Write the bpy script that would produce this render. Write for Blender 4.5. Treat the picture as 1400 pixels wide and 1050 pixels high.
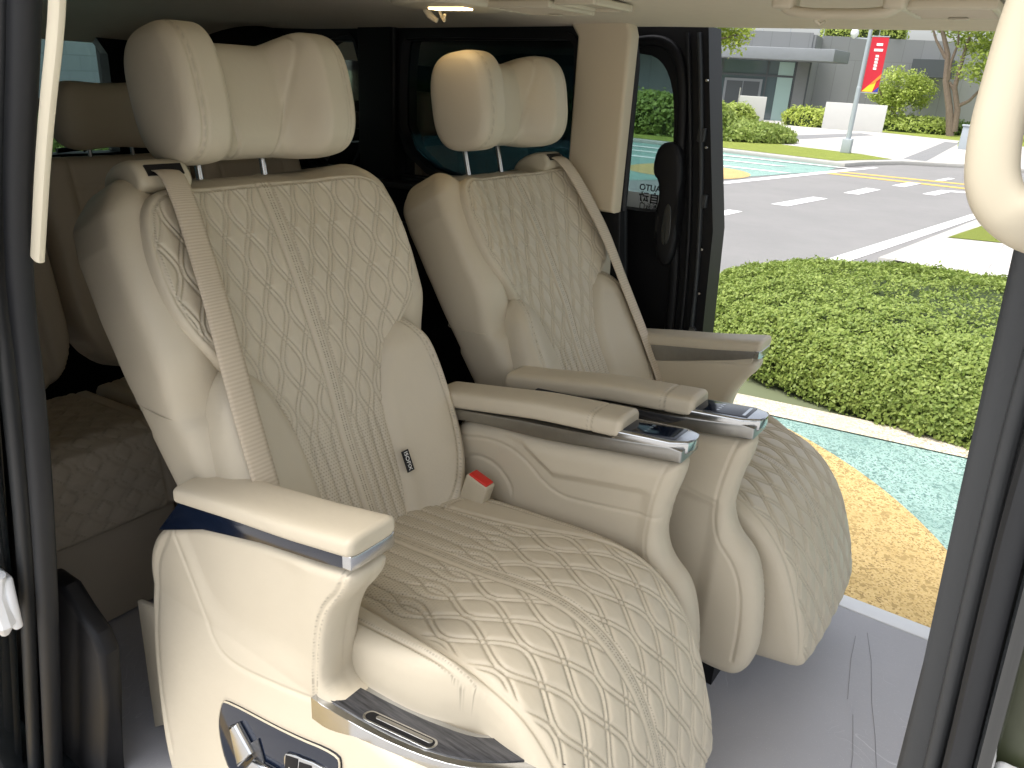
import bpy, bmesh, math, random
import numpy as np
from mathutils import Vector, Matrix, Euler
R=math.radians
S=bpy.context.scene
for o in list(bpy.data.objects): bpy.data.objects.remove(o)
random.seed(7); rng=np.random.default_rng(7)
# ------------------------------------------------------------ camera
F_PX,PITCH,ROLL,YAW,CAMH=1048.,R(21.75),R(3.35),R(34.2),1.2
cd=bpy.data.cameras.new('camera'); cam=bpy.data.objects.new('camera',cd); S.collection.objects.link(cam); S.camera=cam
D=Vector((-math.sin(YAW)*math.cos(PITCH),math.cos(YAW)*math.cos(PITCH),-math.sin(PITCH)))
r0=Vector((math.cos(YAW),math.sin(YAW),0)); u0=r0.cross(D)
Rv=r0*math.cos(ROLL)+u0*math.sin(ROLL); Uv=-r0*math.sin(ROLL)+u0*math.cos(ROLL)
M=Matrix((Rv,Uv,-D)).transposed().to_4x4(); M.translation=Vector((0,0,CAMH)); cam.matrix_world=M
cd.sensor_fit='HORIZONTAL'; cd.sensor_width=36; cd.lens=36*F_PX/1400; cd.clip_start=.02; cd.clip_end=600
# ------------------------------------------------------------ world, sun, exposure
W=bpy.data.worlds.new('World'); S.world=W; W.use_nodes=True
SUN_EL,SUN_AZ=R(64),R(215)     # azimuth measured from +Y clockwise
nt=W.node_tree; sk=nt.nodes.new('ShaderNodeTexSky'); sk.sky_type='NISHITA'; sk.sun_disc=False
sk.sun_elevation=SUN_EL; sk.sun_rotation=SUN_AZ; sk.air_density=1.0; sk.dust_density=5.0; sk.ozone_density=1.0
hs=nt.nodes.new('ShaderNodeHueSaturation'); hs.inputs['Saturation'].default_value=.35   # thin cloud cover whitens the sky
bg=nt.nodes['Background']; bg.inputs[1].default_value=.15; nt.links.new(sk.outputs[0],hs.inputs['Color']); nt.links.new(hs.outputs[0],bg.inputs[0])
sl=bpy.data.lights.new('sun','SUN'); sl.energy=.62; sl.angle=R(25); sl.color=(1,.96,.88)
so=bpy.data.objects.new('sun',sl); S.collection.objects.link(so)
sd=Vector((math.sin(SUN_AZ)*math.cos(SUN_EL),math.cos(SUN_AZ)*math.cos(SUN_EL),math.sin(SUN_EL)))
so.rotation_euler=sd.to_track_quat('Z','Y').to_euler()
vs=S.view_settings; S.cycles.diffuse_bounces=8; S.cycles.max_bounces=14; vs.view_transform='Standard'; vs.look='None'; vs.exposure=1.36; vs.gamma=1; vs.use_curve_mapping=False
# ------------------------------------------------------------ material helpers
def mat(name,col,rough=.5,metal=0,spec=.5,build=None,**kw):
    m=bpy.data.materials.new(name); m.use_nodes=True; t=m.node_tree; b=t.nodes['Principled BSDF']
    b.inputs['Base Color'].default_value=(*col,1); b.inputs['Roughness'].default_value=rough
    b.inputs['Metallic'].default_value=metal; b.inputs['Specular IOR Level'].default_value=spec
    for k,v in kw.items(): b.inputs[k.replace('_',' ')].default_value=v
    if build: build(t,b)
    return m
def nd(t,typ,**kw):
    n=t.nodes.new(typ)
    for k,v in kw.items():
        if k.startswith('i_'):
            n.inputs[int(k[2:]) if k[2:].isdigit() else k[2:].replace('_',' ')].default_value=v
        else: setattr(n,k,v)
    return n
def mixc(t,fac,a,b,typ='MIX'):
    m=t.nodes.new('ShaderNodeMix'); m.data_type='RGBA'; m.blend_type=typ
    for s,v in ((m.inputs[0],fac),(m.inputs[6],a),(m.inputs[7],b)):
        if hasattr(v,'links'): t.links.new(v,s)
        elif isinstance(v,(tuple,list)): s.default_value=(*v,1) if len(v)==3 else v
        else: s.default_value=v
    return m.outputs[2]
def noise(t,scale,detail=4,rough=.5,vec=None,dist=0):
    n=nd(t,'ShaderNodeTexNoise',i_Scale=scale,i_Detail=detail,i_Roughness=rough,i_Distortion=dist)
    if vec is None:
        c=nd(t,'ShaderNodeTexCoord'); vec=c.outputs['Object']
    t.links.new(vec,n.inputs['Vector']); return n.outputs['Fac']
def ramp(t,f,p0,p1,c0=(0,0,0),c1=(1,1,1)):
    n=nd(t,'ShaderNodeValToRGB'); e=n.color_ramp.elements; e[0].position=p0;e[1].position=p1;e[0].color=(*c0,1);e[1].color=(*c1,1)
    t.links.new(f,n.inputs[0]); return n.outputs[0]
def bump(t,b,h,strength=.3,dist=.001,prev=None):
    n=nd(t,'ShaderNodeBump',i_Strength=strength,i_Distance=dist); t.links.new(h,n.inputs['Height'])
    if prev is not None: t.links.new(prev,n.inputs['Normal'])
    t.links.new(n.outputs[0],b.inputs['Normal']); return n.outputs[0]
def wear(lo,hi,scale,bs=0,bst=.2,bd=.001):
    def f(t,b):
        c=b.inputs['Base Color'].default_value[:3]
        t.links.new(mixc(t,noise(t,scale,6,.6),tuple(x*lo for x in c),tuple(min(1,x*hi) for x in c)),b.inputs['Base Color'])
        if bs: bump(t,b,noise(t,bs,3),bst,bd)
    return f
def leather_nodes(t,b):
    col=b.inputs['Base Color'].default_value[:3]
    at=nd(t,'ShaderNodeAttribute',attribute_name='thread'); ap=nd(t,'ShaderNodeAttribute',attribute_name='perf')
    base=mixc(t,noise(t,5,5,.6),tuple(x*.93 for x in col),tuple(x*1.05 for x in col))
    c=mixc(t,at.outputs['Fac'],base,tuple(x*.55 for x in col)); c=mixc(t,ap.outputs['Fac'],c,tuple(x*.22 for x in col))
    t.links.new(c,b.inputs['Base Color'])
    tc=nd(t,'ShaderNodeTexCoord')
    v=nd(t,'ShaderNodeTexVoronoi',i_Scale=420.,feature='DISTANCE_TO_EDGE'); t.links.new(tc.outputs['Object'],v.inputs['Vector'])
    n1=bump(t,b,noise(t,14,4,.6),.35,.004)
    n2=bump(t,b,v.outputs['Distance'],.18,.0006,n1)
    r=nd(t,'ShaderNodeMapRange',i_3=.38,i_4=.56); t.links.new(noise(t,9,4),r.inputs[0]); t.links.new(r.outputs[0],b.inputs['Roughness'])
CREAM=(.53,.47,.362)
leather=mat('cream_leather',CREAM,.46,spec=.42,build=leather_nodes)
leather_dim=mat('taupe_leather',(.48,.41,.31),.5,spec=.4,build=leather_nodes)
plastic_cream=mat('cream_plastic',(.50,.445,.335),.42,spec=.4,build=wear(.96,1.03,6,900,.08,.0005))
trim_beige=mat('beige_trim',(.56,.48,.35),.55,spec=.35,build=wear(.95,1.04,5,700,.12,.0006))
headliner_m=mat('headliner_cloth',(.62,.55,.44),.9,spec=.1,build=wear(.93,1.05,30,1500,.4,.0008))
chrome=mat('satin_chrome',(.50,.51,.52),.20,1,build=wear(.9,1.05,40))
brushed=mat('brushed_alloy',(.36,.355,.34),.36,1,build=wear(.85,1.1,60))
pianoblack=mat('piano_black',(.006,.010,.022),.10,spec=.6)
def wood(t,b):
    tc=nd(t,'ShaderNodeTexCoord'); mp=nd(t,'ShaderNodeMapping'); mp.inputs['Scale'].default_value=(6,90,90); t.links.new(tc.outputs['Object'],mp.inputs[0])
    n=noise(t,3,6,.7,mp.outputs[0]); t.links.new(ramp(t,n,.35,.7,(.012,.013,.016),(.075,.075,.08)),b.inputs['Base Color']); bump(t,b,n,.15,.0008)
darkwood=mat('dark_ash_veneer',(.03,.03,.03),.28,build=wood)
black_pl=mat('black_plastic',(.006,.006,.007),.5,spec=.25,build=wear(.8,1.2,8,500,.15,.0006))
rubber=mat('black_rubber',(.012,.013,.015),.55,spec=.35,build=wear(.8,1.25,10,300,.1,.0006))
grey_pl=mat('charcoal_plastic',(.024,.026,.028),.5,spec=.45,build=wear(.88,1.12,7,600,.15,.0006))
carpaint=mat('black_paint',(.008,.010,.011),.12,spec=.6,Coat_Weight=.6)
steel=mat('steel',(.6,.6,.6),.25,1)
red_pl=mat('red_plastic',(.62,.03,.02),.35)
white_pl=mat('white_plastic',(.75,.76,.77),.4)
def webbing(t,b):
    tc=nd(t,'ShaderNodeTexCoord'); w=nd(t,'ShaderNodeTexWave',i_Scale=120.,i_Distortion=.3,bands_direction='Y'); t.links.new(tc.outputs['UV'],w.inputs['Vector'])
    t.links.new(mixc(t,w.outputs['Fac'],(.48,.405,.31),(.56,.48,.37)),b.inputs['Base Color']); bump(t,b,w.outputs['Fac'],.4,.0008)
web=mat('belt_webbing',(.55,.46,.35),.75,spec=.2,build=webbing)
label_m=mat('black_label_cloth',(.012,.012,.014),.7)
white_ink=mat('white_ink',(.8,.8,.78),.6)
black_ink=mat('black_ink',(.01,.01,.012),.6)
def glassm(name,tint,r=.02):
    m=bpy.data.materials.new(name); m.use_nodes=True; t=m.node_tree; t.nodes.clear()
    o=nd(t,'ShaderNodeOutputMaterial'); tr=nd(t,'ShaderNodeBsdfTransparent'); tr.inputs[0].default_value=(*tint,1)
    g=nd(t,'ShaderNodeBsdfGlossy'); g.inputs['Roughness'].default_value=r; f=nd(t,'ShaderNodeFresnel'); f.inputs[0].default_value=1.45
    mx=nd(t,'ShaderNodeMixShader'); t.links.new(f.outputs[0],mx.inputs[0]); t.links.new(tr.outputs[0],mx.inputs[1]); t.links.new(g.outputs[0],mx.inputs[2]); t.links.new(mx.outputs[0],o.inputs[0])
    return m
tint_dark=glassm('privacy_glass',(.16,.20,.22)); tint_mid=glassm('tinted_glass',(.50,.60,.60)); tint_light=glassm('green_tint_glass',(.62,.70,.68))
clear_g=glassm('clear_glass',(.85,.92,.9))
# ------------------------------------------------------------ object helpers
C=S.collection
def tag(o,label=None,cat=None,group=None,kind=None):
    for k,v in (('label',label),('category',cat),('group',group),('kind',kind)):
        if v: o[k]=v
    return o
def empty(name,loc=(0,0,0),**kw):
    o=bpy.data.objects.new(name,None); C.objects.link(o); o.location=loc; o.empty_display_size=.1; return tag(o,**kw)
def mk(name,verts,faces,m,parent=None,smooth=True,attrs=None,tris=None,angle=None):
    me=bpy.data.meshes.new(name)
    V=np.asarray(verts,dtype=np.float32)
    if isinstance(faces,np.ndarray) or tris is not None:
        q=np.asarray(faces,dtype=np.int32).reshape(-1,4); tr=np.asarray(tris if tris is not None else [],dtype=np.int32).reshape(-1,3)
        me.vertices.add(len(V)); me.vertices.foreach_set('co',V.ravel())
        me.loops.add(q.size+tr.size); me.loops.foreach_set('vertex_index',np.concatenate([q.ravel(),tr.ravel()]))
        n=len(q)+len(tr); me.polygons.add(n)
        st=np.concatenate([np.arange(len(q))*4,q.size+np.arange(len(tr))*3]).astype(np.int32); me.polygons.foreach_set('loop_start',st)
        me.update(calc_edges=True)
    else: me.from_pydata([tuple(map(float,v)) for v in V],[],[list(map(int,f)) for f in faces]); me.update()
    me.validate()
    if smooth: me.polygons.foreach_set('use_smooth',np.ones(len(me.polygons),dtype=bool))
    if attrs:
        for k,a in attrs.items():
            at=me.attributes.new(k,'FLOAT','POINT'); at.data.foreach_set('value',np.asarray(a,dtype=np.float32))
    if angle: me.set_sharp_from_angle(angle=R(angle))
    o=bpy.data.objects.new(name,me); C.objects.link(o)
    for x in (m if isinstance(m,(list,tuple)) else [m]): me.materials.append(x)
    if parent: o.parent=parent
    return o
class MB:
    """collects shapes into one mesh"""
    def __init__(s): s.v=[]; s.f=[]; s.mi=[]
    def add(s,v,f,mi=0):
        n=len(s.v); s.v+= [tuple(map(float,x)) for x in v]; s.f+=[[int(i)+n for i in q] for q in f]; s.mi+=[mi]*len(f)
    def box(s,a,b,mi=0,bev=0,rot=None,org=None):
        x0,y0,z0=[min(p,q) for p,q in zip(a,b)]; x1,y1,z1=[max(p,q) for p,q in zip(a,b)]
        if bev:
            bm=bmesh.new(); bmesh.ops.create_cube(bm,size=1)
            for v in bm.verts: v.co=Vector(((x0+x1)/2+v.co.x*(x1-x0),(y0+y1)/2+v.co.y*(y1-y0),(z0+z1)/2+v.co.z*(z1-z0)))
            bmesh.ops.bevel(bm,geom=list(bm.edges),offset=bev,segments=3,profile=.5,affect='EDGES')
            bm.verts.index_update(); v=[p.co.copy() for p in bm.verts]; f=[[q.index for q in p.verts] for p in bm.faces]; bm.free()
        else:
            v=[Vector(p) for p in ((x0,y0,z0),(x1,y0,z0),(x1,y1,z0),(x0,y1,z0),(x0,y0,z1),(x1,y0,z1),(x1,y1,z1),(x0,y1,z1))]
            f=[(0,3,2,1),(4,5,6,7),(0,1,5,4),(1,2,6,5),(2,3,7,6),(3,0,4,7)]
        if rot is not None:
            o=Vector(org) if org is not None else Vector(((x0+x1)/2,(y0+y1)/2,(z0+z1)/2)); E=Euler(rot).to_matrix()
            v=[E@(p-o)+o for p in v]
        s.add(v,f,mi); return s
    def prism(s,pts,fn,d0,d1,mi=0,bev=0,seg=3):
        """polygon pts (a,b) extruded from depth d0 to d1; fn(a,b,d)->xyz"""
        bm=bmesh.new(); vs=[bm.verts.new((a,b,d0)) for a,b in pts]; f=bm.faces.new(vs)
        r=bmesh.ops.extrude_face_region(bm,geom=[f]); 
        for v in r['geom']:
            if isinstance(v,bmesh.types.BMVert): v.co.z=d1
        if bev:
            ed=[e for e in bm.edges if abs(e.verts[0].co.z-e.verts[1].co.z)<1e-9]
            bmesh.ops.bevel(bm,geom=ed,offset=bev,segments=seg,profile=.5,affect='EDGES',clamp_overlap=True)
        bmesh.ops.recalc_face_normals(bm,faces=bm.faces); 
        bm.verts.index_update(); v=[fn(*p.co) for p in bm.verts]; ff=[[q.index for q in p.verts] for p in bm.faces]; bm.free()
        s.add(v,ff,mi); return s
    def tube(s,pts,r,n=12,mi=0,cap=True,closed=False):
        P=[Vector(p) for p in pts]; rs=r if isinstance(r,(list,tuple)) else [r]*len(P); v=[];f=[]; up=None
        for i,p in enumerate(P):
            t=((P[(i+1)%len(P)] if (closed or i<len(P)-1) else P[i])-(P[i-1] if (closed or i>0) else P[i])).normalized()
            if up is None: up=t.orthogonal().normalized()
            up=(up-t*up.dot(t)).normalized(); w=t.cross(up)
            for k in range(n):
                a=2*math.pi*k/n; v.append(p+(up*math.cos(a)+w*math.sin(a))*rs[i])
        m=len(P)
        for i in range(m if closed else m-1):
            for k in range(n): f.append((i*n+k,i*n+(k+1)%n,((i+1)%m)*n+(k+1)%n,((i+1)%m)*n+k))
        if cap and not closed: f.append(tuple(reversed(range(n)))); f.append(tuple((m-1)*n+k for k in range(n)))
        s.add(v,f,mi); return s
    def disc(s,c,ax,r,h,n=24,mi=0):
        c=Vector(c); ax=Vector(ax).normalized(); return s.tube([c-ax*h/2,c+ax*h/2],r,n,mi)
    def build(s,name,m,parent=None,smooth=True,angle=32):
        o=mk(name,s.v,s.f,m,parent,smooth,angle=angle if smooth else None)
        if any(s.mi): o.data.polygons.foreach_set('material_index',s.mi)
        return o
def chaikin(P,it=3,closed=True):
    P=np.asarray(P,float)
    for _ in range(it):
        Q=np.roll(P,-1,0) if closed else P[1:]; A=P if closed else P[:-1]
        N=np.stack([A*.75+Q*.25,A*.25+Q*.75],1).reshape(-1,2)
        P=N if closed else np.vstack([P[:1],N,P[-1:]])
    return P
def nearest(PX,poly,closed=True):
    A=poly; B=np.roll(poly,-1,0) if closed else poly[1:]; 
    if not closed: A=poly[:-1]
    d=B-A; L2=(d**2).sum(1)+1e-18; cum=np.concatenate([[0],np.cumsum(np.sqrt(L2))])[:-1]
    outd=np.empty(len(PX)); outp=np.empty((len(PX),2)); outa=np.empty(len(PX)); ins=np.zeros(len(PX),bool)
    for i in range(0,len(PX),20000):
        p=PX[i:i+20000]; w=p[:,None,:]-A[None]; t=np.clip((w*d[None]).sum(2)/L2,0,1); q=A[None]+t[...,None]*d[None]
        e=((p[:,None,:]-q)**2).sum(2); k=e.argmin(1); ar=np.arange(len(p))
        outd[i:i+20000]=np.sqrt(e[ar,k]); outp[i:i+20000]=q[ar,k]; outa[i:i+20000]=cum[k]+t[ar,k]*np.sqrt(L2[k])
        if closed:
            c=((A[None,:,1]>p[:,None,1])!=(B[None,:,1]>p[:,None,1]))
            xi=A[None,:,0]+(p[:,None,1]-A[None,:,1])/(np.where(d[None,:,1]==0,1e-12,d[None,:,1]))*d[None,:,0]
            ins[i:i+20000]=((c&(p[:,None,0]<xi)).sum(1)%2)==1
    return outd,outp,outa,ins
def gro(d,w,depth): return -depth*np.exp(-(d/w)**2)
def seam(st,line,w=.0035,depth=.003,stitch=0,period=.0055):
    """groove + dashed thread along open polyline; stitch = offset of the thread rows"""
    dd,_,a,_=nearest(st,np.asarray(line,float),False); h=gro(dd,w,depth); th=np.zeros(len(dd))
    if stitch:
        for o in (stitch if isinstance(stitch,(list,tuple)) else [stitch]):
            th=np.maximum(th,np.exp(-((dd-o)/.0009)**2)*(((a/period)%1)<.62))
    return h,th
def pillow(outline,h,frame,hfun,rr=.01,skirt=.03,it=3,flip=False,skirt_levels=2):
    poly=chaikin(outline,it); lo=poly.min(0)-h*1.5; hi=poly.max(0)+h*1.5
    nx=int((hi[0]-lo[0])/h)+1; ny=int((hi[1]-lo[1])/h)+1
    gx,gy=np.meshgrid(lo[0]+np.arange(nx)*h,lo[1]+np.arange(ny)*h,indexing='ij'); P=np.stack([gx.ravel(),gy.ravel()],1)
    d,q,a,ins=nearest(P,poly); sd_=np.where(ins,d,-d)
    keep=sd_>0; d2=d.copy()
    idx=-np.ones(nx*ny,int); idx[keep]=np.arange(keep.sum()); G=idx.reshape(nx,ny)
    c=np.stack([G[:-1,:-1],G[1:,:-1],G[1:,1:],G[:-1,1:]],-1).reshape(-1,4); ok=(c>=0)
    quads=c[ok.all(1)]; t3=c[ok.sum(1)==3]; tris=np.array([r[r>=0] for r in t3],int).reshape(-1,3)
    P=P[keep]; d2=d2[keep]; qk=q[keep]
    # boundary edges
    e=np.concatenate([np.stack([quads[:,k],quads[:,(k+1)%4]],1) for k in range(4)]+([np.stack([tris[:,k],tris[:,(k+1)%3]],1) for k in range(3)] if len(tris) else []))
    key=np.sort(e,1); kk=key[:,0].astype(np.int64)*10**7+key[:,1]; u,inv,cnt=np.unique(kk,return_inverse=True,return_counts=True)
    be=e[cnt[inv]==1]; bv=np.unique(be); mp={v:i for i,v in enumerate(bv)}
    P[bv]=qk[bv]; d2[bv]=0
    H,th,pf=hfun(P,d2); dr=np.clip(d2,0,rr); H=H-(rr-np.sqrt(np.maximum(rr*rr-(rr-dr)**2,0)))
    n0=len(P); allP=[P]; allH=[H]; TH=[th]; PF=[pf]; sk=[]
    prev={v:v for v in bv}
    for l in range(1,skirt_levels+1):
        base=n0+(l-1)*len(bv); allP.append(P[bv]); allH.append(H[bv]-skirt*l/skirt_levels); TH.append(np.zeros(len(bv))); PF.append(np.zeros(len(bv)))
        cur={v:base+mp[v] for v in bv}
        sk+= [(prev[b],prev[a_],cur[a_],cur[b]) for a_,b in be]; prev=cur
    P=np.concatenate(allP); H=np.concatenate(allH); V=frame(P[:,0],P[:,1],H)
    Q=np.concatenate([quads,np.array(sk,int).reshape(-1,4)])
    if flip: Q=Q[:,::-1]; tris=tris[:,::-1] if len(tris) else tris
    return V,Q,tris,dict(thread=np.concatenate(TH),perf=np.concatenate(PF))
def merge(*parts):
    V=[];Q=[];T=[];A={'thread':[],'perf':[]};n=0
    for v,q,t,a in parts:
        V.append(v);Q.append(np.asarray(q)+n); 
        if len(t): T.append(np.asarray(t)+n)
        for k in A: A[k].append(a[k])
        n+=len(v)
    return np.concatenate(V),np.concatenate(Q),(np.concatenate(T) if T else np.zeros((0,3),int)),{k:np.concatenate(x) for k,x in A.items()}
def put(name,P,m,parent,fix=True):
    o=mk(name,P[0],P[1],m,parent,True,P[3],P[2]); return o
def loft(sections,closed_ends=True):
    """sections: (k,n,3) array -> quads"""
    A=np.asarray(sections); k,n,_=A.shape; V=A.reshape(-1,3); Q=[]
    i=np.arange(n); j=(i+1)%n
    for a in range(k-1): Q.append(np.stack([a*n+i,a*n+j,(a+1)*n+j,(a+1)*n+i],1))
    Q=np.concatenate(Q); T=[]
    if closed_ends:
        V=np.vstack([V,A[0].mean(0),A[-1].mean(0)]); c0=k*n; c1=c0+1
        T=[(j_,i_,c0) for i_,j_ in zip(i,j)]+[((k-1)*n+i_,(k-1)*n+j_,c1) for i_,j_ in zip(i,j)]
    return V,Q,np.array(T,int).reshape(-1,3),dict(thread=np.zeros(len(V)),perf=np.zeros(len(V)))
def superell(a,b,ex,n=64):
    th=np.linspace(0,2*math.pi,n,endpoint=False); c=np.cos(th); s=np.sin(th)
    return np.stack([a*np.sign(c)*abs(c)**(2/ex),b*np.sign(s)*abs(s)**(2/ex)],1)
def fix_normals(o):
    bm=bmesh.new(); bm.from_mesh(o.data); bmesh.ops.recalc_face_normals(bm,faces=bm.faces); bm.to_mesh(o.data); bm.free(); return o
def copy_tree(o,parent=None):
    c=o.copy(); C.objects.link(c)
    if parent: c.parent=parent
    for ch in list(o.children): copy_tree(ch,c)
    return c
def textmesh(name,body,size,m,parent,mw,mirror=False,ext=.0003):
    cu=bpy.data.curves.new(name,'FONT'); cu.body=body; cu.size=size; cu.extrude=ext; cu.offset=size*.02 if mirror else 0; cu.align_x='CENTER'; cu.align_y='CENTER'
    o=bpy.data.objects.new(name,cu); C.objects.link(o); dg=bpy.context.evaluated_depsgraph_get(); me=bpy.data.meshes.new_from_object(o.evaluated_get(dg))
    bpy.data.objects.remove(o); me.materials.clear(); me.materials.append(m); o=bpy.data.objects.new(name,me); C.objects.link(o)
    me.transform(Matrix.Diagonal((-1 if mirror else 1,1,1,1))); me.transform(mw); o.parent=parent; return o
Z1=lambda p:np.zeros(len(p))
def sstep(a,b,x): t=np.clip((x-a)/(b-a),0,1); return t*t*(3-2*t)
# ============================================================ THE CAPTAIN CHAIRS (local: x forward, y across, z up; -y = outer side of the near chair)
GX=.0022
TIL=R(24); BP=np.array([-.055,0,.37]); TV=np.array([-math.sin(TIL),0,math.cos(TIL)]); NV=np.array([math.cos(TIL),0,math.sin(TIL)])
def bframe(s,t,n):     # relative to backrest pivot BP
    ben=-.35*np.maximum(t-.45,0)**2       # slight bend of the back
    n=n-.0*t
    return np.stack([t*TV[0]+(n+ben)*NV[0],s,t*TV[2]+(n+ben)*NV[2]],1)
def wtri(x): return np.arcsin(.86*np.sin(2*math.pi*x))/math.asin(.86)
def quilt(s,t,s0,P,A,g,amp,dl=.0065):
    """double-line ogee lattice; amp in 0..1 per point blends to straight channels"""
    D=np.full(len(s),9.); th=np.zeros(len(s)); de=dl*amp+.25*s0*(1-amp)
    for sg in (1,-1):
        for k in (-1,1):
            w=A*amp*wtri(t/P)*sg+k*de; sl=A*amp*np.gradient(wtri(np.linspace(0,1,400)),1/399)[(((t/P)%1)*399).astype(int)]/P
            x=(s-w)/s0; d=abs(x-np.round(x))*s0/np.sqrt(1+sl**2)
            dash=((t*1.1/.0050)%1)<.6; th=np.maximum(th,np.exp(-(d/.0009)**2)*(.15+.40*dash)); D=np.minimum(D,d)
    return g*(1-np.exp(-D/.0022))-g*.75+g*.30*np.clip(D/.020,0,1)**.5,th
def perfdots(s,t,px,py,r=.0009):
    row=np.round(t/py); x=s/px+.5*(row%2); fx=(x-np.round(x))*px; fy=(t/py-np.round(t/py))*py
    return np.clip(np.exp(-((fx**2+fy**2)/(r*r))),0,1)
def backrest(root):
    # --- shell: loft along t
    secs=[]; ts=np.concatenate([np.linspace(-.12,.55,60),np.linspace(.56,.7154,50)])
    tk=[-.12,0,.1,.2,.3,.4,.5,.60,.65,.69]; wk=[.20,.255,.278,.292,.304,.316,.322,.320,.310,.290]
    for t in ts:
        w=np.interp(t,tk,wk); th=.075+.01*(t<.3); cx=-.062
        if t>.65: f=math.sqrt(max(1-((t-.65)/.0655)**2,0.0)); w=w-.060*(1-f); th=th*(.25+.75*f); cx=cx-.005*(1-f)
        if t<-.06: f=math.sqrt(max(1-((-.06-t)/.062)**2,.0)); th=th*(.3+.7*f)
        e=superell(w,th,4.2,96); secs.append(bframe(e[:,0],np.full(96,t),cx+e[:,1]-(e[:,1]>0)*.022*(1-sstep(.17,.25,abs(e[:,0])))+(e[:,1]>0)*(.036*float(sstep(.30,.42,np.array([t]))[0])*sstep(.16,.27,abs(e[:,0]))+.012)))
    V,Q,T,A=loft(secs)
    sh=fix_normals(mk('backrest',V,Q,leather,root,True,A,T)); sh.location=BP
    # side seams on the shell (piping lines) are separate thin welts
    def half(t): return np.interp(t,tk,wk)
    for sg in (-1,1):
        w_=MB()
        for tt in (.335,.065):
            w_=MB()
            th=.083; e=superell(np.interp(tt,tk,wk)+.0008,th+.001,4.2,96)
            pts=[]
            for a,b in e:
                if sg*a>.02 and b<.079: pts.append(bframe(np.array([a]),np.array([tt-(.04*(b+.0)/.08 if tt>.2 else .02*b/.08)]),np.array([-.062+b]))[0])
            if sg<0:
                pts=sorted(pts,key=lambda p:-p@NV)
            else: pts=sorted(pts,key=lambda p:-p@NV)
            w_.tube(pts,.0013,6); w_.build('welt',leather,sh)
    # --- lower bolsters
    for sg in (-1,1):
        ol=[(.225,.375),(.262,.31),(.276,.22),(.276,.12),(.255,.02),(.20,-.075),(.06,-.10),(.08,-.02),(.095,.1),(.10,.22),(.13,.31),(.165,.37)]
        ol=[(sg*a,b) for a,b in ol]
        ed=np.array([(sg*a,b) for a,b in [(.19,.385),(.222,.33),(.240,.24),(.242,.14),(.228,.05),(.19,-.03),(.12,-.075)]])
        edc=chaikin(ed,3,False)
        def hf(P,d,sg=sg,edc=edc):
            a=abs(P[:,0]); h=.030+.042*sstep(.10,.235,a)-.012*sstep(.25,.28,a)
            h=h-.02*sstep(.30,.38,P[:,1])
            g,th=seam(P,edc,.004,.0035,[.0045])
            return h+g,th,Z1(P)
        V,Q,T,A=pillow(ol,.003,bframe,hf,rr=.032,skirt=.05,flip=True)
        put('side_bolster',(V,Q,T,A),leather,sh)
    # --- quilted insert with shoulder wings
    R_=[(0,.683),(.10,.683),(.205,.680),(.258,.657),(.280,.605),(.288,.53),(.276,.45),(.235,.38),(.175,.325),(.135,.27),(.122,.20),(.118,.1),(.115,0),(.11,-.08)]
    ol=[(a,b) for a,b in R_]+[(-a,b) for a,b in reversed(R_[1:])]
    def hf(P,d):
        s,t=P[:,0],P[:,1]; a=abs(s)
        wing=.045*sstep(.10,.26,a)*sstep(.28,.42,t)
        h=.026+wing-.014*sstep(.34,.16,t)+.006*np.cos(s*9)
        amp=sstep(.13,.27,t)
        q,th=quilt(s+.0245,t,.049,.195,.0212,.0042,amp,.0046)
        edge=sstep(.006,.018,d); strip=sstep(.017,.024,a)
        q=q*edge*strip; th=th*edge*strip
        for c in (.0145,):
            dd=abs(a-c); q=q+gro(dd,.0022,.0035); th=np.maximum(th,np.exp(-((abs(a-c-.0035))/.0009)**2)*(((t/.0055)%1)<.6))
        q=q+.002*sstep(.0135,.009,a)
        pf=perfdots(s,t,.0058,.0062,.0011)*sstep(.27,.16,t)*strip*edge
        fx=abs(a-.0032); pf=np.maximum(pf,np.exp(-(fx/.0010)**2)*(((t/.0052)%1)<.5)*(a<.006))
        g2=gro(abs(d-.011),.0022,.0025); t2=np.exp(-((abs(d-.0145))/.0009)**2)*((((s+t)/.0055)%1)<.6)
        return h+q+g2,np.maximum(th,t2),pf*.9
    V,Q,T,A=pillow(ol,.0016,bframe,hf,rr=.016,skirt=.045,flip=True)
    put('quilted_insert',(V,Q,T,A),leather,sh)
    # --- headrest posts
    for sg in (-1,1):
        p0=bframe(np.array([sg*.072]),np.array([.66]),np.array([-.065]))[0]; p1=bframe(np.array([sg*.072]),np.array([.84]),np.array([.02]))[0]
        MB().tube([p0,p1],.0065,14).build('headrest_post',steel,sh)
        c=bframe(np.array([sg*.072]),np.array([.704]),np.array([-.065]))[0]; MB().tube([c,c+TV*.014],[.019,.015],20).build('post_collar',plastic_cream,sh)
    # --- belt guide on the outer shoulder
    g=MB(); 
    def gf(a,b,d): return bframe(np.array([b]),np.array([d]),np.array([a]))[0]
    prof=chaikin([(-.068,.680),(-.066,.712),(-.045,.732),(-.012,.740),(.030,.735),(.052,.724),(.058,.704),(.054,.682),(.03,.672)],2)
    g.prism([(a,b) for a,b in prof],lambda a,b,d:bframe(np.array([d]),np.array([b]),np.array([a]))[0],-.246,-.150,bev=.011,seg=4)
    o=g.build('belt_guide',plastic_cream,sh)
    MB().box((-.5,-.01,-.5),(-.49,0,-.49))
    sl=MB(); sl.prism([(.02,.697),(.0590,.697),(.0590,.716),(.02,.716)],lambda a,b,d:bframe(np.array([d]),np.array([b]),np.array([a]))[0],-.230,-.166,bev=0)
    sl.build('slot',black_pl,o)
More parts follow.
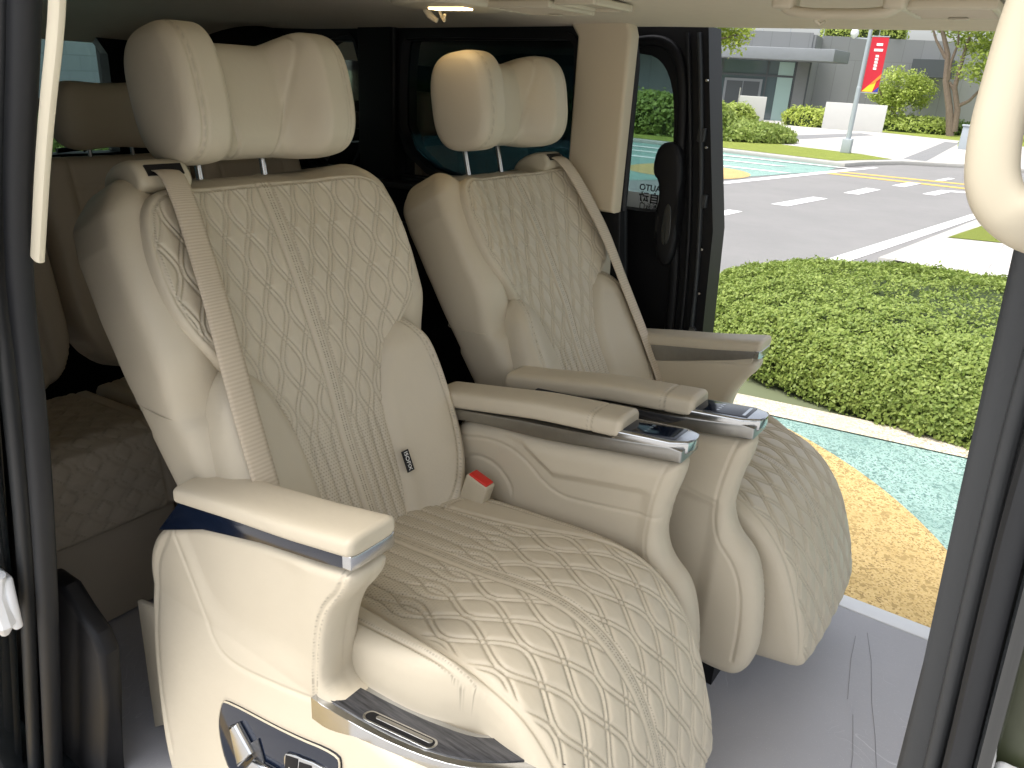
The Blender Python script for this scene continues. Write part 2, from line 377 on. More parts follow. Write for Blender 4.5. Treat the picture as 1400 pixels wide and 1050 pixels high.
    # --- belt
    path=[(-.198,.708,.045),(-.198,.703,.068),(-.200,.67,.082),(-.212,.55,.084),(-.222,.45,.090),(-.232,.30,.086),(-.240,.15,.086),(-.246,0,.082),(-.25,-.06,.07)]
    pts=[];uv=[]; 
    pa=np.array(path); tt=np.linspace(0,len(path)-1,70); P=np.stack([np.interp(tt,np.arange(len(path)),pa[:,k]) for k in range(3)],1)
    for k in range(3): P[:,k]=np.convolve(np.pad(P[:,k],4,mode='edge'),np.ones(9)/9,'valid')
    rows=[]
    for i,(s,t,n) in enumerate(P):
        w=.0235; tw=.010*sstep(.3,.6,np.array([t]))[0]
        for k in range(7):
            c=(k-3)/3; rows.append((s+c*w,t+0*c,n-.001*c*c*3+tw*c*-.3))
    rows=np.array(rows); V=bframe(rows[:,0],rows[:,1],rows[:,2]); n=7
    Q=[(i*n+k,i*n+k+1,(i+1)*n+k+1,(i+1)*n+k) for i in range(len(P)-1) for k in range(n-1)]
    b=mk('seat_belt',V,np.array(Q),web,sh,True)
    uvl=b.data.uv_layers.new(name='uv'); L=np.zeros((len(b.data.loops),2)); vi=np.zeros(len(b.data.loops),int); b.data.loops.foreach_get('vertex_index',vi)
    L[:,0]=(vi%n)/6*.047; L[:,1]=(vi//n)*.011; L[:,1]*=.6; uvl.data.foreach_set('uv',L.ravel())
    md=b.modifiers.new('t','SOLIDIFY'); md.thickness=.0014
    return sh
def headrest(root,tpos):
    """wrap-round cushion; local origin at its centre"""
    secs=[]; th_=[]; n=120; us=np.concatenate([np.linspace(-.190,-.155,16),np.linspace(-.152,.152,110),np.linspace(.155,.190,16)])
    ang=np.linspace(0,2*math.pi,n,endpoint=False)
    def sec(u,inset=0,flat=0):
        f=float(sstep(.052,.118,np.array([abs(u)]))[0]); a=.060+.031*f; b=.100+.013*f; cx=-.004+.044*f; cz=.003*f
        r=.034; d=max(abs(u)-(.190-r),0); ins=r-math.sqrt(max(r*r-d*d,0)); a-=ins+inset; b-=ins+inset
        e=superell(a,b,2.9,n); x=cx+e[:,0]-.10*0; z=cz+e[:,1]
        x=x+ .010*(1-f)*0
        # front dip towards the centre pad top
        rad=np.zeros(n); thr=np.zeros(n)
        nx=np.cos(ang); nz=np.sin(ang)
        cu=.068+.028*np.clip(z/.1,-1,1)*1.0*(x>0)      # curved seam between pad and wing
        dd=abs(abs(u)-cu); g=-.0055*np.exp(-(dd/.003)**2)
        bul=-.003*sstep(.0,.03,cu-abs(u)) 
        rad=g+bul*0; 
        for c,dp in ((.163,.0045),(.155,.0025)): rad=rad-dp*np.exp(-((abs(u)-c)/.0022)**2)
        thr=np.exp(-((abs(u)-.1605)/.001)**2)*(((np.arange(n)/n*.55/.006)%1)<.6)*.9
        x=x+rad*nx; z=z+rad*nz
        return np.stack([x,np.full(n,u),z],1),thr
    for k in range(6,0,-1):
        s_,t_=sec(-.190,inset=.0+.008*k); s_[:,1]-=.0035*(1-(1-k/6)**2); secs.append(s_); th_.append(t_*0)
    for u in us: s_,t_=sec(u); secs.append(s_); th_.append(t_)
    for k in range(1,7):
        s_,t_=sec(.190,inset=.008*k); s_[:,1]+=.0035*(1-(1-k/6)**2); secs.append(s_); th_.append(t_*0)
    V,Q,T,A=loft(secs); A['thread'][:len(th_)*n]=np.concatenate(th_)
    o=fix_normals(mk('headrest',V,Q,leather,root,True,A,T)); o.location=tpos+np.array([0,.012,0]); o.rotation_euler=(0,R(-14),0); return o
# ---- cushion spine
SP=np.array([(-.10,.352),(-.02,.356),(.08,.364),(.20,.374),(.32,.386),(.40,.388),(.455,.372),(.50,.342),(.545,.292),(.575,.235),(.60,.165),(.62,.09),(.632,.02)])
def spl(P,n=600):
    P=chaikin(P,4,False); L=np.concatenate([[0],np.cumsum(np.hypot(*np.diff(P,axis=0).T))]); u=np.linspace(0,L[-1],n); 
    X=np.stack([np.interp(u,L,P[:,0]),np.interp(u,L,P[:,1])],1); T=np.gradient(X,axis=0); T/=np.hypot(*T.T)[:,None]
    T=np.stack([np.convolve(np.pad(T[:,k],12,mode='edge'),np.ones(25)/25,'valid') for k in (0,1)],1); T/=np.hypot(*T.T)[:,None]
    return u,X,T
SU,SX,ST=spl(SP); SLEN=SU[-1]
def cframe(s,t,n):
    x=np.interp(t,SU,SX[:,0]); z=np.interp(t,SU,SX[:,1]); tx=np.interp(t,SU,ST[:,0]); tz=np.interp(t,SU,ST[:,1])
    return np.stack([x-tz*n,s,z+tx*n],1)
def cushion(root):
    tc=.50     # arc length at the front crest
    Lft=[(-.262,.02),(-.27,.2),(-.268,.34),(-.258,.42),(-.235,.48),(-.225,.53),(-.232,.60),(-.235,.75),(-.232,SLEN-.03),(-.20,SLEN)]
    Rt=[(.20,SLEN),(.235,SLEN-.03),(.24,.75),(.244,.6),(.245,.5),(.25,.40),(.252,.2),(.25,.02)]
    ol=Lft+Rt
    ql=chaikin([(-.19,.02),(-.192,.15),(-.196,.26),(-.205,.36),(-.212,.44),(-.214,.50),(-.212,.56),(-.216,.70),(-.218,1.1)],3,False)
    qr=chaikin([(.15,.02),(.152,.15),(.165,.26),(.19,.36),(.210,.44),(.218,.52),(.220,.62),(.222,1.1)],3,False)
    sl=chaikin([(-.232,.02),(-.240,.2),(-.240,.33),(-.239,.42),(-.232,.49)],3,False); sm=chaikin([(-.205,.10),(-.222,.22),(-.219,.34)],3,False)
    sr=chaikin([(.145,.115),(.20,.12),(.222,.16),(.226,.3),(.226,.42),(.232,.50)],3,False)
    def hf(P,d):
        s,t=P[:,0],P[:,1]; a=abs(s)
        L=np.interp(t,ql[:,1],ql[:,0]); Rr=np.interp(t,qr[:,1],qr[:,0]); 
        inq=np.minimum(s-L,Rr-s)                # distance inside quilted zone
        h=.008*np.cos(s/.25*1.4)*sstep(.3,.45,t)+.004*np.sin(t*7)
        lobe=sstep(0,.02,-inq); h=h+.016*lobe*(1-np.clip((-inq-.02)/.09,0,1)**2)*sstep(.56,.45,t)*(s<0)
        amp=sstep(.20,.36,t)
        q,th=quilt(s+.031,t,.062,.225,.027,.0050,amp,.0056)
        e=sstep(.004,.014,inq)*sstep(.012,.022,abs(s-.0)); q=q*e; th=th*e
        dd=abs(a-.0125); q=q+gro(dd,.0024,.003); th=np.maximum(th,np.exp(-((abs(a-.0165))/.0009)**2)*(((t/.0055)%1)<.6))
        pf=perfdots(s,t,.0058,.0062,.0011)*sstep(.36,.27,t)*e*((np.floor(s/.050+.5)%2)*.0+1)
        fx=abs(a-.003); pf=np.maximum(pf,np.exp(-(fx/.0010)**2)*(((t/.0052)%1)<.5)*(a<.006))
        h=h+q
        for ln,dp,st_ in ((ql,.0055,0),(qr,.0045,0),(sl,.0045,[.0045]),(sr,.003,[.003,.006])):
            g,t_=seam(P,ln,.0034,dp,st_) if st_ else seam(P,ln,.0034,dp); h=h+g; th=np.maximum(th,t_)
        # long soft creases
        h=h+.0012*np.sin(s*60+t*25)*sstep(.3,.0,t)
        return h,th,pf
    V,Q,T,A=pillow(ol,.0019,cframe,hf,rr=.030,skirt=.085,flip=False)
    o=put('cushion',(V,Q,T,A),leather,root); fix_normals(o)
    # rear side of the leg rest
    b=MB(); b.prism([(.0,.06),(.52,.06),(.555,.10),(.53,.20),(.46,.27),(.0,.27)],lambda a,c,d:(a,d,c),-.2,.215,bev=.02); b.build('seat_base',leather,root)
    m=MB(); m.box((.02,-.2,-.1),(.45,.24,.061)); m.build('seat_rail',black_pl,root)
    return o
def slab(name,outline,y0,y1,m,parent,hfun_a=None,hfun_b=None,h=.004,rr=.012,yshift=None,it=3):
    """upholstered panel in the x-z plane between y0<y1, both faces shaped"""
    ys=yshift or (lambda z:0*z); half=(y1-y0)/2
    z0=lambda P,d:(Z1(P),Z1(P),Z1(P))
    fa=lambda s,t,n:np.stack([s,y0+ys(t)-n,t],1); fb=lambda s,t,n:np.stack([s,y1-n*-1,t],1)
    sk_=max(half-rr,.001)+.0006; A=pillow(outline,h,fa,hfun_a or z0,rr,sk_,it)
    B=pillow(outline,h,fb,hfun_b or z0,rr,sk_,it,flip=True)
    return put(name,merge(A,B),m,parent)
def pad(name,path,w,hh,y,m,parent,seams=(),ex=3.6,wf=None):
    """arm pad: superellipse section along an x-z path"""
    P=np.array(path,float); L=np.concatenate([[0],np.cumsum(np.hypot(*np.diff(P,axis=0).T))]); N=150; u=np.linspace(0,L[-1],N)
    u=L[-1]*(.5-.5*np.cos(np.pi*np.linspace(0,1,N)))
    X=np.interp(u,L,P[:,0]); Zz=np.interp(u,L,P[:,1]); 
    Zz=np.convolve(np.pad(Zz,6,mode='edge'),np.ones(13)/13,'valid'); X0=X
    secs=[]; thr=[]
    for i in range(N):
        r=.012; d=max(0,r-u[i],u[i]-(L[-1]-r)); ins=r-math.sqrt(max(r*r-d*d,0))
        ww=w/2*(wf(u[i]/L[-1]) if wf else 1)-ins; h_=hh/2-ins*.9; g=0;t_=0
        for c in seams: g+=.0018*math.exp(-((u[i]-c*L[-1])/.0025)**2); t_=max(t_,math.exp(-((abs(u[i]-c*L[-1])-.005)/.0011)**2))
        e=superell(max(ww-g,.001),max(h_-g,.001),ex,56); secs.append(np.stack([np.full(56,X0[i]),y+e[:,0],Zz[i]+e[:,1]],1)); thr.append(np.full(56,t_*.8)*(np.arange(56)%2))
    V,Q,T,A=loft(secs); A['thread'][:N*56]=np.concatenate(thr)
    return fix_normals(mk(name,V,Q,m,parent,True,A,T))
def console(root):
    y0,y1=.26,.338
    body=[(-.07,.08),(-.07,.40),(-.075,.495),(.045,.512),(.18,.524),(.303,.545),(.436,.566),(.466,.570),(.463,.53),(.450,.485),(.444,.43),(.444,.395),(.462,.352),(.507,.318),(.532,.25),(.546,.16),(.548,.09),(.53,.03),(.49,.015),(.40,.02),(.05,.02)]
    g1=chaikin([(-.06,.457),(.04,.482),(.118,.472),(.20,.408),(.30,.420),(.438,.446)],2,False); fr=chaikin([(.440,.57),(.424,.50),(.416,.43),(.416,.378),(.434,.334),(.474,.296),(.498,.24),(.508,.16),(.508,.07)],3,False)
    def ha(P,d):
        g,th=seam(P,g1,.003,.003); g2,_=seam(P,fr,.0024,.0022); 
        s,t=P[:,0],P[:,1]
        lowz=np.interp(s,[-.1,.04,.12,.20,.45],[.52,.51,.50,.455,.50]); rec=.012*sstep(lowz+.012,lowz-.012,t)*sstep(.43,.39,s)
        dc=abs(np.hypot(s-.02,t-.345)-.085); ring=gro(dc,.004,.003)*(t>.3)*(s<.1)
        return g+g2*1-rec+ring,th,Z1(P)
    def hb(P,d):
        g2,_=seam(P,fr,.0028,.003); s,t=P[:,0],P[:,1]
        low=.010*sstep(.43,.40,t)*sstep(.44,.40,s); g3=gro(abs(t-(.43+.02*np.sin(s*9))),.004,.0015)*(s<.42)
        return g2-low+g3,Z1(P),Z1(P)
    o=slab('console_body',body,y0,y1,leather,root,ha,hb,h=.003,rr=.034)
    # metal band and its darker outer plate
    lo=[(-.075,.500),(.045,.517),(.18,.530),(.303,.551),(.436,.572),(.466,.576)]; hi=[(.466,.600),(.44,.601),(.34,.583),(.265,.572),(.112,.553),(-.082,.522)]
    b=MB(); b.prism(lo+hi,lambda a,c,d:(a,d,c),y0-.002,y1+.002,bev=.004); band=b.build('metal_band',brushed,root)
    b=MB(); b.prism([(-.062,.505),(.02,.523),(.18,.541),(.30,.560),(.33,.578),(.15,.562),(-.02,.548)],lambda a,c,d:(a,d,c),y1+.002,y1+.004,bev=.0008); b.build('veneer_plate',darkwood,band)
    # chrome tip with touch panel
    tip=MB(); sl_=.11
    def tf(a,c,d): return (a,c,d+(a-.34)*sl_)
    pts=[(.325,y0-.001),(.440,y0-.001),(.470,y0+.014),(.474,y0+.03),(.474,y1-.03),(.470,y1-.014),(.440,y1+.001),(.325,y1+.001)]
    tip.prism(pts,tf,.575,.600,bev=.0045,seg=3); tp=tip.build('chrome_tip',chrome,root)
    sc=MB(); sc.prism([(.322,y0+.010),(.445,y0+.010),(.445,y1-.010),(.322,y1-.010)],tf,.5995,.6015,bev=.0006); scr=sc.build('touch_panel',pianoblack,tp)
    ic=MB(); 
    for k in range(3): ic.prism([(.345+.022*k,y0+.022),(.352+.022*k,y0+.022),(.352+.022*k,y1-.022),(.345+.022*k,y1-.022)],tf,.6016,.6018) if k<0 else None
    ic.prism([(.433,y0+.016),(.439,y0+.016),(.439,y1-.016),(.433,y1-.016)],tf,.6017,.6021)
    ic.build('indicator_bar',chrome,scr); ic=MB()
    for k in range(4): ic.prism([(.38,y0+.020+.011*k),(.386,y0+.020+.011*k),(.386,y0+.024+.011*k),(.38,y0+.024+.011*k)],tf,.6017,.6021)
    ic.build('panel_marks',chrome,scr)
    pad('arm_pad',[(-.115,.536),(.0,.556),(.15,.583),(.25,.594),(.342,.603)],.086,.044,(y0+y1)/2,leather,root,seams=(.86,))
    # buckle in its recess
    bk=MB(); bk.box((-.030,.234,.27),(.028,.266,.400),bev=.005,rot=(0,R(16),0),org=(0,.25,.3)); bo=bk.build('belt_buckle',plastic_cream,root)
    bo.location=(.03,-.034,.018)
    rb=MB(); rb.box((-.025,.2375,.396),(.023,.2625,.404),bev=.002,rot=(0,R(16),0),org=(0,.25,.3)); rb.build('release_button',red_pl,bo)
    return o
def plan_y(z): return -.055*np.clip((.30-z)/.30,0,1.4)
def outer_arm(root):
    y0,y1=-.33,-.25
    body=[(-.215,.452),(-.10,.498),(.05,.528),(.18,.550),(.248,.565),(.244,.53),(.210,.488),(.190,.44),(.180,.37),(.178,.312),(.25,.296),(.40,.285),(.43,.25),(.43,.10),(.42,-.02),(.1,-.09),(-.16,-.09),(-.215,-.02),(-.255,.10),(-.282,.20),(-.290,.30),(-.288,.355),(-.262,.41)]
    g1=chaikin([(-.19,.452),(-.135,.345),(-.105,.28),(-.05,.252),(.09,.277),(.178,.297)],3,False)
    fr=chaikin([(.232,.566),(.226,.53),(.190,.485),(.172,.44),(.162,.37),(.160,.30)],3,False)
    rd=chaikin([(-.205,.44),(-.262,.35),(-.262,.22),(-.235,.10),(-.19,0)],3,False)
    def ha(P,d):
        s,t=P[:,0],P[:,1]; g,th=seam(P,g1,.0035,.003,); g2,t2=seam(P,fr,.003,.003,[.0045]); g3,_=seam(P,rd,.006,.003)
        dd,_,_,_=nearest(P,g1,False); zline=np.interp(s,g1[:,0],g1[:,1]); below=sstep(0,.05,zline-t)*(s>-.2)
        dish=-.006*sstep(.02,.09,t-zline)*sstep(.565,.50,t)*sstep(.18,.10,s)
        sw=.004*np.exp(-(((s-.08)/.19)**2+((t-.12)/.13)**2))
        return g+g2+g3+dish+sw,th+t2,Z1(P)
    o=slab('arm_panel',body,y0,y1,leather,root,ha,None,h=.003,rr=.02,yshift=plan_y)
    # dark glossy trim (outer) and brushed trim (inner)
    lo=[(-.228,.439),(-.091,.497),(.06,.536),(.189,.560),(.240,.572)]; hi=[(.240,.592),(.056,.562),(-.152,.524)]
    b=MB(); b.prism(lo+hi,lambda a,c,d:(a,d,c),y0-.0035,y0+.02,bev=.001); t=b.build('gloss_trim',pianoblack,root)
    lo2=[(-.15,.470),(0,.505),(.18,.552),(.240,.572)]; hi2=[(.240,.592),(.06,.565),(-.15,.530)]
    b=MB(); b.prism(lo2+hi2,lambda a,c,d:(a,d,c),y0+.03,y1+.003,bev=.002); b.build('metal_band',brushed,root)
    b=MB(); b.prism([(.236,y0-.004),(.250,y0-.002),(.253,y0+.01),(.253,y1-.006),(.249,y1+.003),(.236,y1+.004)],lambda a,c,d:(a,c,d),.571,.594,bev=.002); b.build('chrome_tip',chrome,root)
    pad('arm_pad',[(-.17,.531),(-.02,.558),(.12,.580),(.253,.606)],.092,.036,(y0+y1)/2,leather,root,seams=(),ex=3.8)
    # filler between the two trims
    b=MB(); b.prism([(-.15,.46),(.23,.55),(.235,.59),(-.15,.53)],lambda a,c,d:(a,d,c),y0+.015,y1-.004); b.build('arm_core',leather,root)
    return o
def tray(root):
    def off(p,k): return p
    outer=chaikin([(.160,-.338),(.20,-.338),(.30,-.330),(.395,-.308),(.455,-.276),(.51,-.226),(.535,-.200)],2,False)
    inner=chaikin([(.480,-.180),(.425,-.222),(.392,-.240),(.30,-.258),(.19,-.268),(.160,-.268)],2,False)
    pts=np.vstack([outer,inner]); b=MB(); b.prism([tuple(p) for p in pts],lambda a,c,d:(a,c,d),.258,.304,bev=.006,seg=4); o=b.build('storage_tray',chrome,root)
    oi=chaikin([(.178,-.326),(.30,-.319),(.388,-.298),(.446,-.268),(.498,-.220),(.506,-.208)],2,False); ii=chaikin([(.470,-.192),(.424,-.232),(.392,-.250),(.30,-.270),(.188,-.280)],2,False)
    b=MB(); b.prism([tuple(p) for p in np.vstack([oi,ii])],lambda a,c,d:(a,c,d),.3035,.3062,bev=.0006); v=b.build('veneer',darkwood,o)
    b=MB(); 
    import math as m_
    def sl(x0,x1,y,w,z0,z1,n=10):
        P=[];r=w/2
        for k in range(n+1): a=-m_.pi/2+m_.pi*k/n; P.append((x1-r+r*m_.cos(a),y+r*m_.sin(a)))
        for k in range(n+1): a=m_.pi/2+m_.pi*k/n; P.append((x0+r+r*m_.cos(a),y+r*m_.sin(a)))
        return P
    sk=lambda a,c,d:(a,c+(a-.31)*.16,d)
    b.prism(sl(.248,.372,-.3015,.022,0,0),sk,.3060,.3072,bev=.0005); b.build('handle_rim',chrome,v)
    b=MB(); b.prism(sl(.252,.368,-.3015,.016,0,0),sk,.3072,.3076); b.build('handle_recess',black_pl,v)
    b=MB(); b.prism(sl(.268,.364,-.2995,.007,0,0),sk,.3076,.3088,bev=.0005); b.build('pull_lip',brushed,v)
    return o
def side_controls(root):
    yz=lambda z:-.33+float(plan_y(np.array([z]))[0])-.004
    f=lambda a,c,d:(a,-.33+float(plan_y(np.array([c]))[0])-.004-d,c)
    f_=f; f=lambda a,c,d:f_(a,c+.018,d); yz0=yz; yz=lambda z:yz0(z+.018)
    P=chaikin([(-.052,.160),(-.055,.108),(-.02,.045),(.05,.03),(.19,.055),(.232,.10),(.236,.205),(.225,.222),(.12,.196),(-.04,.172)],2)
    b=MB(); b.prism([tuple(p) for p in P],f,-.004,.003,bev=.001); o=b.build('control_panel',pianoblack,root)
    rim=MB(); rim.tube([f(p[0],p[1],.0025) for p in P],.0016,8,closed=True); rim.build('panel_rim',plastic_cream,o)
    b=MB(); b.prism([(-.012,.145),(.004,.158),(.050,.128),(.020,.085)],f,.003,.017,bev=.005); b.build('recline_lever',chrome,o)
    b=MB(); b.prism([(.03,.128),(.052,.152),(.078,.112),(.058,.088),(.052,.108)],f,.003,.007,bev=.002); b.build('lever_bezel',darkwood,o)
    b=MB(); b.prism([(.030,.083),(.054,.120),(.104,.128),(.135,.105),(.128,.075),(.09,.07)],f,.003,.018,bev=.006); b.build('slide_lever',chrome,o)
    b=MB(); b.prism([tuple(p) for p in chaikin([(.115,.160),(.128,.172),(.215,.193),(.222,.175),(.214,.155),(.125,.132)],2)],f,.003,.008,bev=.002); c=b.build('button_strip',chrome,o)
    b=MB(); 
    for k in range(3):
        x=.124+.031*k; b.prism([(x,.142+.006*k),(x+.028,.148+.006*k),(x+.027,.174+.006*k),(x-.001,.165+.006*k)],f,.0079,.0090,bev=.0005)
    k_=b.build('buttons',black_pl,c)
    b=MB()
    for k in range(3):
        x=.130+.031*k; z=.150+.006*k
        for j in range(3): b.box((x+.003+.005*j,yz(z)-.0095,z+.016),(x+.0055+.005*j,yz(z)-.0088,z+.0172))
        b.tube([(x+.006+.003*math.cos(t_),yz(z)-.0092,z+.005+.003*math.sin(t_)) for t_ in np.linspace(.5,5.5,8)],.0005,5); b.tube([(x+.009,yz(z)-.0092,z+.004),(x+.010,yz(z)-.0092,z+.012)],.0005,5)
    b.build('icons',white_ink,k_)
    return o
def chair(name,loc,label,near=True):
    r=empty(name,loc,label=label,cat='seat',group='captain chairs in the van')
    sh=backrest(r); headrest(sh,bframe(np.array([0.]),np.array([.832]),np.array([.048]))[0])
    cushion(r); console(r); outer_arm(r)
    if near:
        tray(r); side_controls(r)
        b=MB(); b.prism([(-.36,-.10),(-.275,-.03),(-.275,.235),(-.285,.24),(-.352,.225)],lambda a,c,d:(a,d,c),-.328,-.316,bev=.003); b.build('rear_flap',leather,r)
        # woven tag on the back's edge
        b=MB(); P=[(.098,.060),(.118,.060),(.118,.105),(.098,.105)]; b.prism(P,lambda a,c,d:bframe(np.array([a]),np.array([c]),np.array([d]))[0],.040,.0412); lb=b.build('woven_tag',label_m,sh)
        c=bframe(np.array([.108]),np.array([.0825]),np.array([.0416]))[0]; mm=Matrix(((-TV[0]*1,0,NV[0]),(0,1,0),(-TV[2],0,NV[2])))
        # text runs along -t
        X=Vector((-TV[0],0,-TV[2])); Y=Vector((0,1,0)); Zv=Vector((NV[0],0,NV[2])); Mx=Matrix((X,Y,Zv)).transposed().to_4x4(); Mx.translation=Vector(c)
        textmesh('tag_text','ISOFIX',.0135,white_ink,lb,Mx)
    return r,sh
near,near_back=chair('captain_chair',(-.9,.93,0),'nearest cream quilted captain chair with woven tag and side control panel, big wing headrest')
far=copy_tree(near); far['label']='cream quilted captain chair beside the open far doorway, smaller in view, with raised headrest'
far.location=(-.826,1.69,.012); far.scale=(1,-1,1)
for ch in list(far.children_recursive):
    k=ch.name.split('.')[0]
    if k in ('storage_tray','control_panel','woven_tag','rear_flap') or (ch.parent and ch.parent.name.split('.')[0] in ('storage_tray','control_panel','woven_tag','veneer','button_strip','buttons')):
        pass
def kill(o):
    for c in list(o.children): kill(c)
    bpy.data.objects.remove(o)
for ch in [c for c in far.children_recursive if c.name.split('.')[0] in ('storage_tray','control_panel','woven_tag','rear_flap')]: kill(ch)
for ch in far.children:
    if ch.name.split('.')[0]=='arm_panel' or (ch.name.split('.')[0] in ('metal_band','arm_pad','chrome_tip','gloss_trim','arm_core') and min(v[1] for v in ch.bound_box)<-.2): ch.location=Vector((.035,0,-.035))
    if ch.name.startswith('backrest'):
        ch.rotation_euler=(0,R(-5.5),0); ch.location=BP+np.array([.016,0,-.012])
        for g in ch.children:
            if g.name.startswith('headrest.') or g.name=='headrest': g.location=g.location+Vector(TV*.024)+Vector(NV*.035); g.rotation_euler=(0,R(-4),0)
exec_rest=True
#REST
# ============================================================ helpers for placing far things
def ray(px,py): return D+Rv*((px-700)/F_PX)-Uv*((py-525)/F_PX)
def at(px,py,d):
    v=ray(px,py); k=d/math.hypot(v.x,v.y); return Vector((v.x*k,v.y*k,CAMH+v.z*k))
GZ=-.5
# ============================================================ MATERIALS OUTSIDE
def epdm(name,c0,c1,c2):
    def f(t,b):
        tc=nd(t,'ShaderNodeTexCoord'); v=nd(t,'ShaderNodeTexVoronoi',i_Scale=150.); t.links.new(tc.outputs['Object'],v.inputs['Vector'])
        v2=nd(t,'ShaderNodeTexVoronoi',i_Scale=60.); t.links.new(tc.outputs['Object'],v2.inputs['Vector'])
        sep=nd(t,'ShaderNodeSeparateColor'); t.links.new(v.outputs['Color'],sep.inputs[0]); sep2=nd(t,'ShaderNodeSeparateColor'); t.links.new(v2.outputs['Color'],sep2.inputs[0])
        a=mixc(t,sep.outputs[0],c0,c1); k=ramp(t,sep.outputs[1],.80,.84); a=mixc(t,k,a,c2); k2=ramp(t,sep2.outputs[1],.86,.9); a=mixc(t,k2,a,tuple(x*.6 for x in c0))
        a=mixc(t,ramp(t,noise(t,1.2,5,.7),.35,.75),a,tuple(min(1,x*.8) for x in c0)); t.links.new(a,b.inputs['Base Color']); bump(t,b,v.outputs['Distance'],.6,.004)
    return mat(name,c0,.85,spec=.2,build=f)
teal=epdm('teal_rubber_granulate',(.22,.36,.32),(.37,.50,.45),(.09,.17,.16)); yellow=epdm('yellow_rubber_granulate',(.52,.37,.15),(.66,.50,.25),(.22,.15,.06)); cream_g=epdm('cream_rubber_granulate',(.62,.55,.42),(.75,.70,.60),(.35,.28,.18))
def asphf(t,b):
    t.links.new(mixc(t,noise(t,180,3,.8),(.17,.168,.166),(.25,.246,.24)),b.inputs['Base Color']); 
    n=noise(t,.8,6,.7); a=b.inputs['Base Color'].links[0].from_socket; t.links.new(mixc(t,ramp(t,n,.4,.7),a,(.235,.23,.225)),b.inputs['Base Color']); bump(t,b,noise(t,260,2),.5,.004)
asphalt=mat('asphalt',(.13,.13,.13),.85,spec=.25,build=asphf)
def slabf(col,sx=.9,sy=.9):
    def f(t,b):
        tc=nd(t,'ShaderNodeTexCoord'); br=nd(t,'ShaderNodeTexBrick',offset=.5); br.inputs['Scale'].default_value=1.0; br.inputs['Mortar Size'].default_value=.008; br.inputs['Brick Width'].default_value=sx; br.inputs['Row Height'].default_value=sy
        br.inputs['Color1'].default_value=(*col,1); br.inputs['Color2'].default_value=(*[x*.92 for x in col],1); br.inputs['Mortar'].default_value=(*[x*.45 for x in col],1)
        t.links.new(tc.outputs['Object'],br.inputs['Vector']); t.links.new(mixc(t,ramp(t,noise(t,2.5,6,.7),.3,.8),br.outputs[0],tuple(x*.8 for x in col)),b.inputs['Base Color']); bump(t,b,noise(t,80,3),.2,.002)
    return f
paving=mat('pale_paving',(.50,.49,.46),.7,build=slabf((.52,.50,.47))); band=mat('grey_paving',(.24,.24,.24),.7,build=slabf((.24,.24,.24),.6,.3))
kerbm=mat('kerb_stone',(.42,.41,.38),.8,build=wear(.8,1.1,8,60,.3,.003))
paint_w=mat('white_road_paint',(.72,.72,.70),.6,build=wear(.8,1.05,25)); paint_y=mat('yellow_road_paint',(.72,.44,.08),.6,build=wear(.75,1.1,25))
lawn=mat('lawn_grass',(.22,.27,.05),.9,spec=.1,build=lambda t,b:(t.links.new(mixc(t,noise(t,35,6,.8),(.16,.21,.03),(.34,.38,.10)),b.inputs['Base Color']),bump(t,b,noise(t,90,4,.8),1.,.03)))
soil=mat('soil',(.05,.04,.025),.95)
def leafm(name,a,b_):
    def f(t,b):
        tc=nd(t,'ShaderNodeTexCoord'); oi=nd(t,'ShaderNodeAttribute',attribute_name='tone')
        t.links.new(mixc(t,oi.outputs['Fac'],a,b_),b.inputs['Base Color']); b.inputs['Subsurface Weight'].default_value=0
        tl=nd(t,'ShaderNodeBsdfTranslucent'); t.links.new(b.inputs['Base Color'].links[0].from_socket,tl.inputs[0]); mx=nd(t,'ShaderNodeMixShader'); mx.inputs[0].default_value=.35
        o=[n for n in t.nodes if n.type=='OUTPUT_MATERIAL'][0]; t.links.new(b.outputs[0],mx.inputs[1]); t.links.new(tl.outputs[0],mx.inputs[2]); t.links.new(mx.outputs[0],o.inputs[0])
    return mat(name,a,.5,spec=.35,build=f)
leaf_h=leafm('hedge_leaves',(.16,.24,.045),(.38,.46,.12)); leaf_t=leafm('tree_leaves',(.27,.36,.06),(.48,.56,.15)); leaf_y=leafm('yellow_green_leaves',(.31,.40,.06),(.50,.56,.13)); leaf_d=leafm('deep_green_leaves',(.06,.12,.02),(.18,.27,.05))
bark=mat('bark',(.17,.13,.10),.9,build=wear(.6,1.4,9,30,.8,.01))
conc=mat('white_board_paint',(.50,.50,.48),.6,build=wear(.93,1.03,3))
def panelf(c,sx,sy,scale=1,axes=None):
    def f(t,b):
        tc=nd(t,'ShaderNodeTexCoord'); br=nd(t,'ShaderNodeTexBrick',offset=.5); br.inputs['Scale'].default_value=1; br.inputs['Mortar Size'].default_value=.02; br.inputs['Brick Width'].default_value=sx; br.inputs['Row Height'].default_value=sy
        br.inputs['Color1'].default_value=(*c,1); br.inputs['Color2'].default_value=(*[x*.84 for x in c],1); br.inputs['Mortar'].default_value=(*[x*.55 for x in c],1)
        t.links.new(tc.outputs['UV'],br.inputs['Vector']); t.links.new(mixc(t,noise(t,.5,5,.7),br.outputs[0],tuple(x*.82 for x in c)),b.inputs['Base Color'])
    return f
stone=mat('grey_stone_cladding',(.22,.235,.24),.7,build=panelf((.225,.235,.24),1.1,3.4)); stone_l=mat('pale_facade_panel',(.42,.44,.45),.6,build=panelf((.42,.44,.45),1.6,.55))
fascia=mat('grey_metal_fascia',(.19,.205,.22),.5,build=wear(.9,1.1,2)); frame_m=mat('dark_window_frame',(.05,.058,.065),.4); pole_m=mat('grey_pole_paint',(.34,.38,.41),.45)
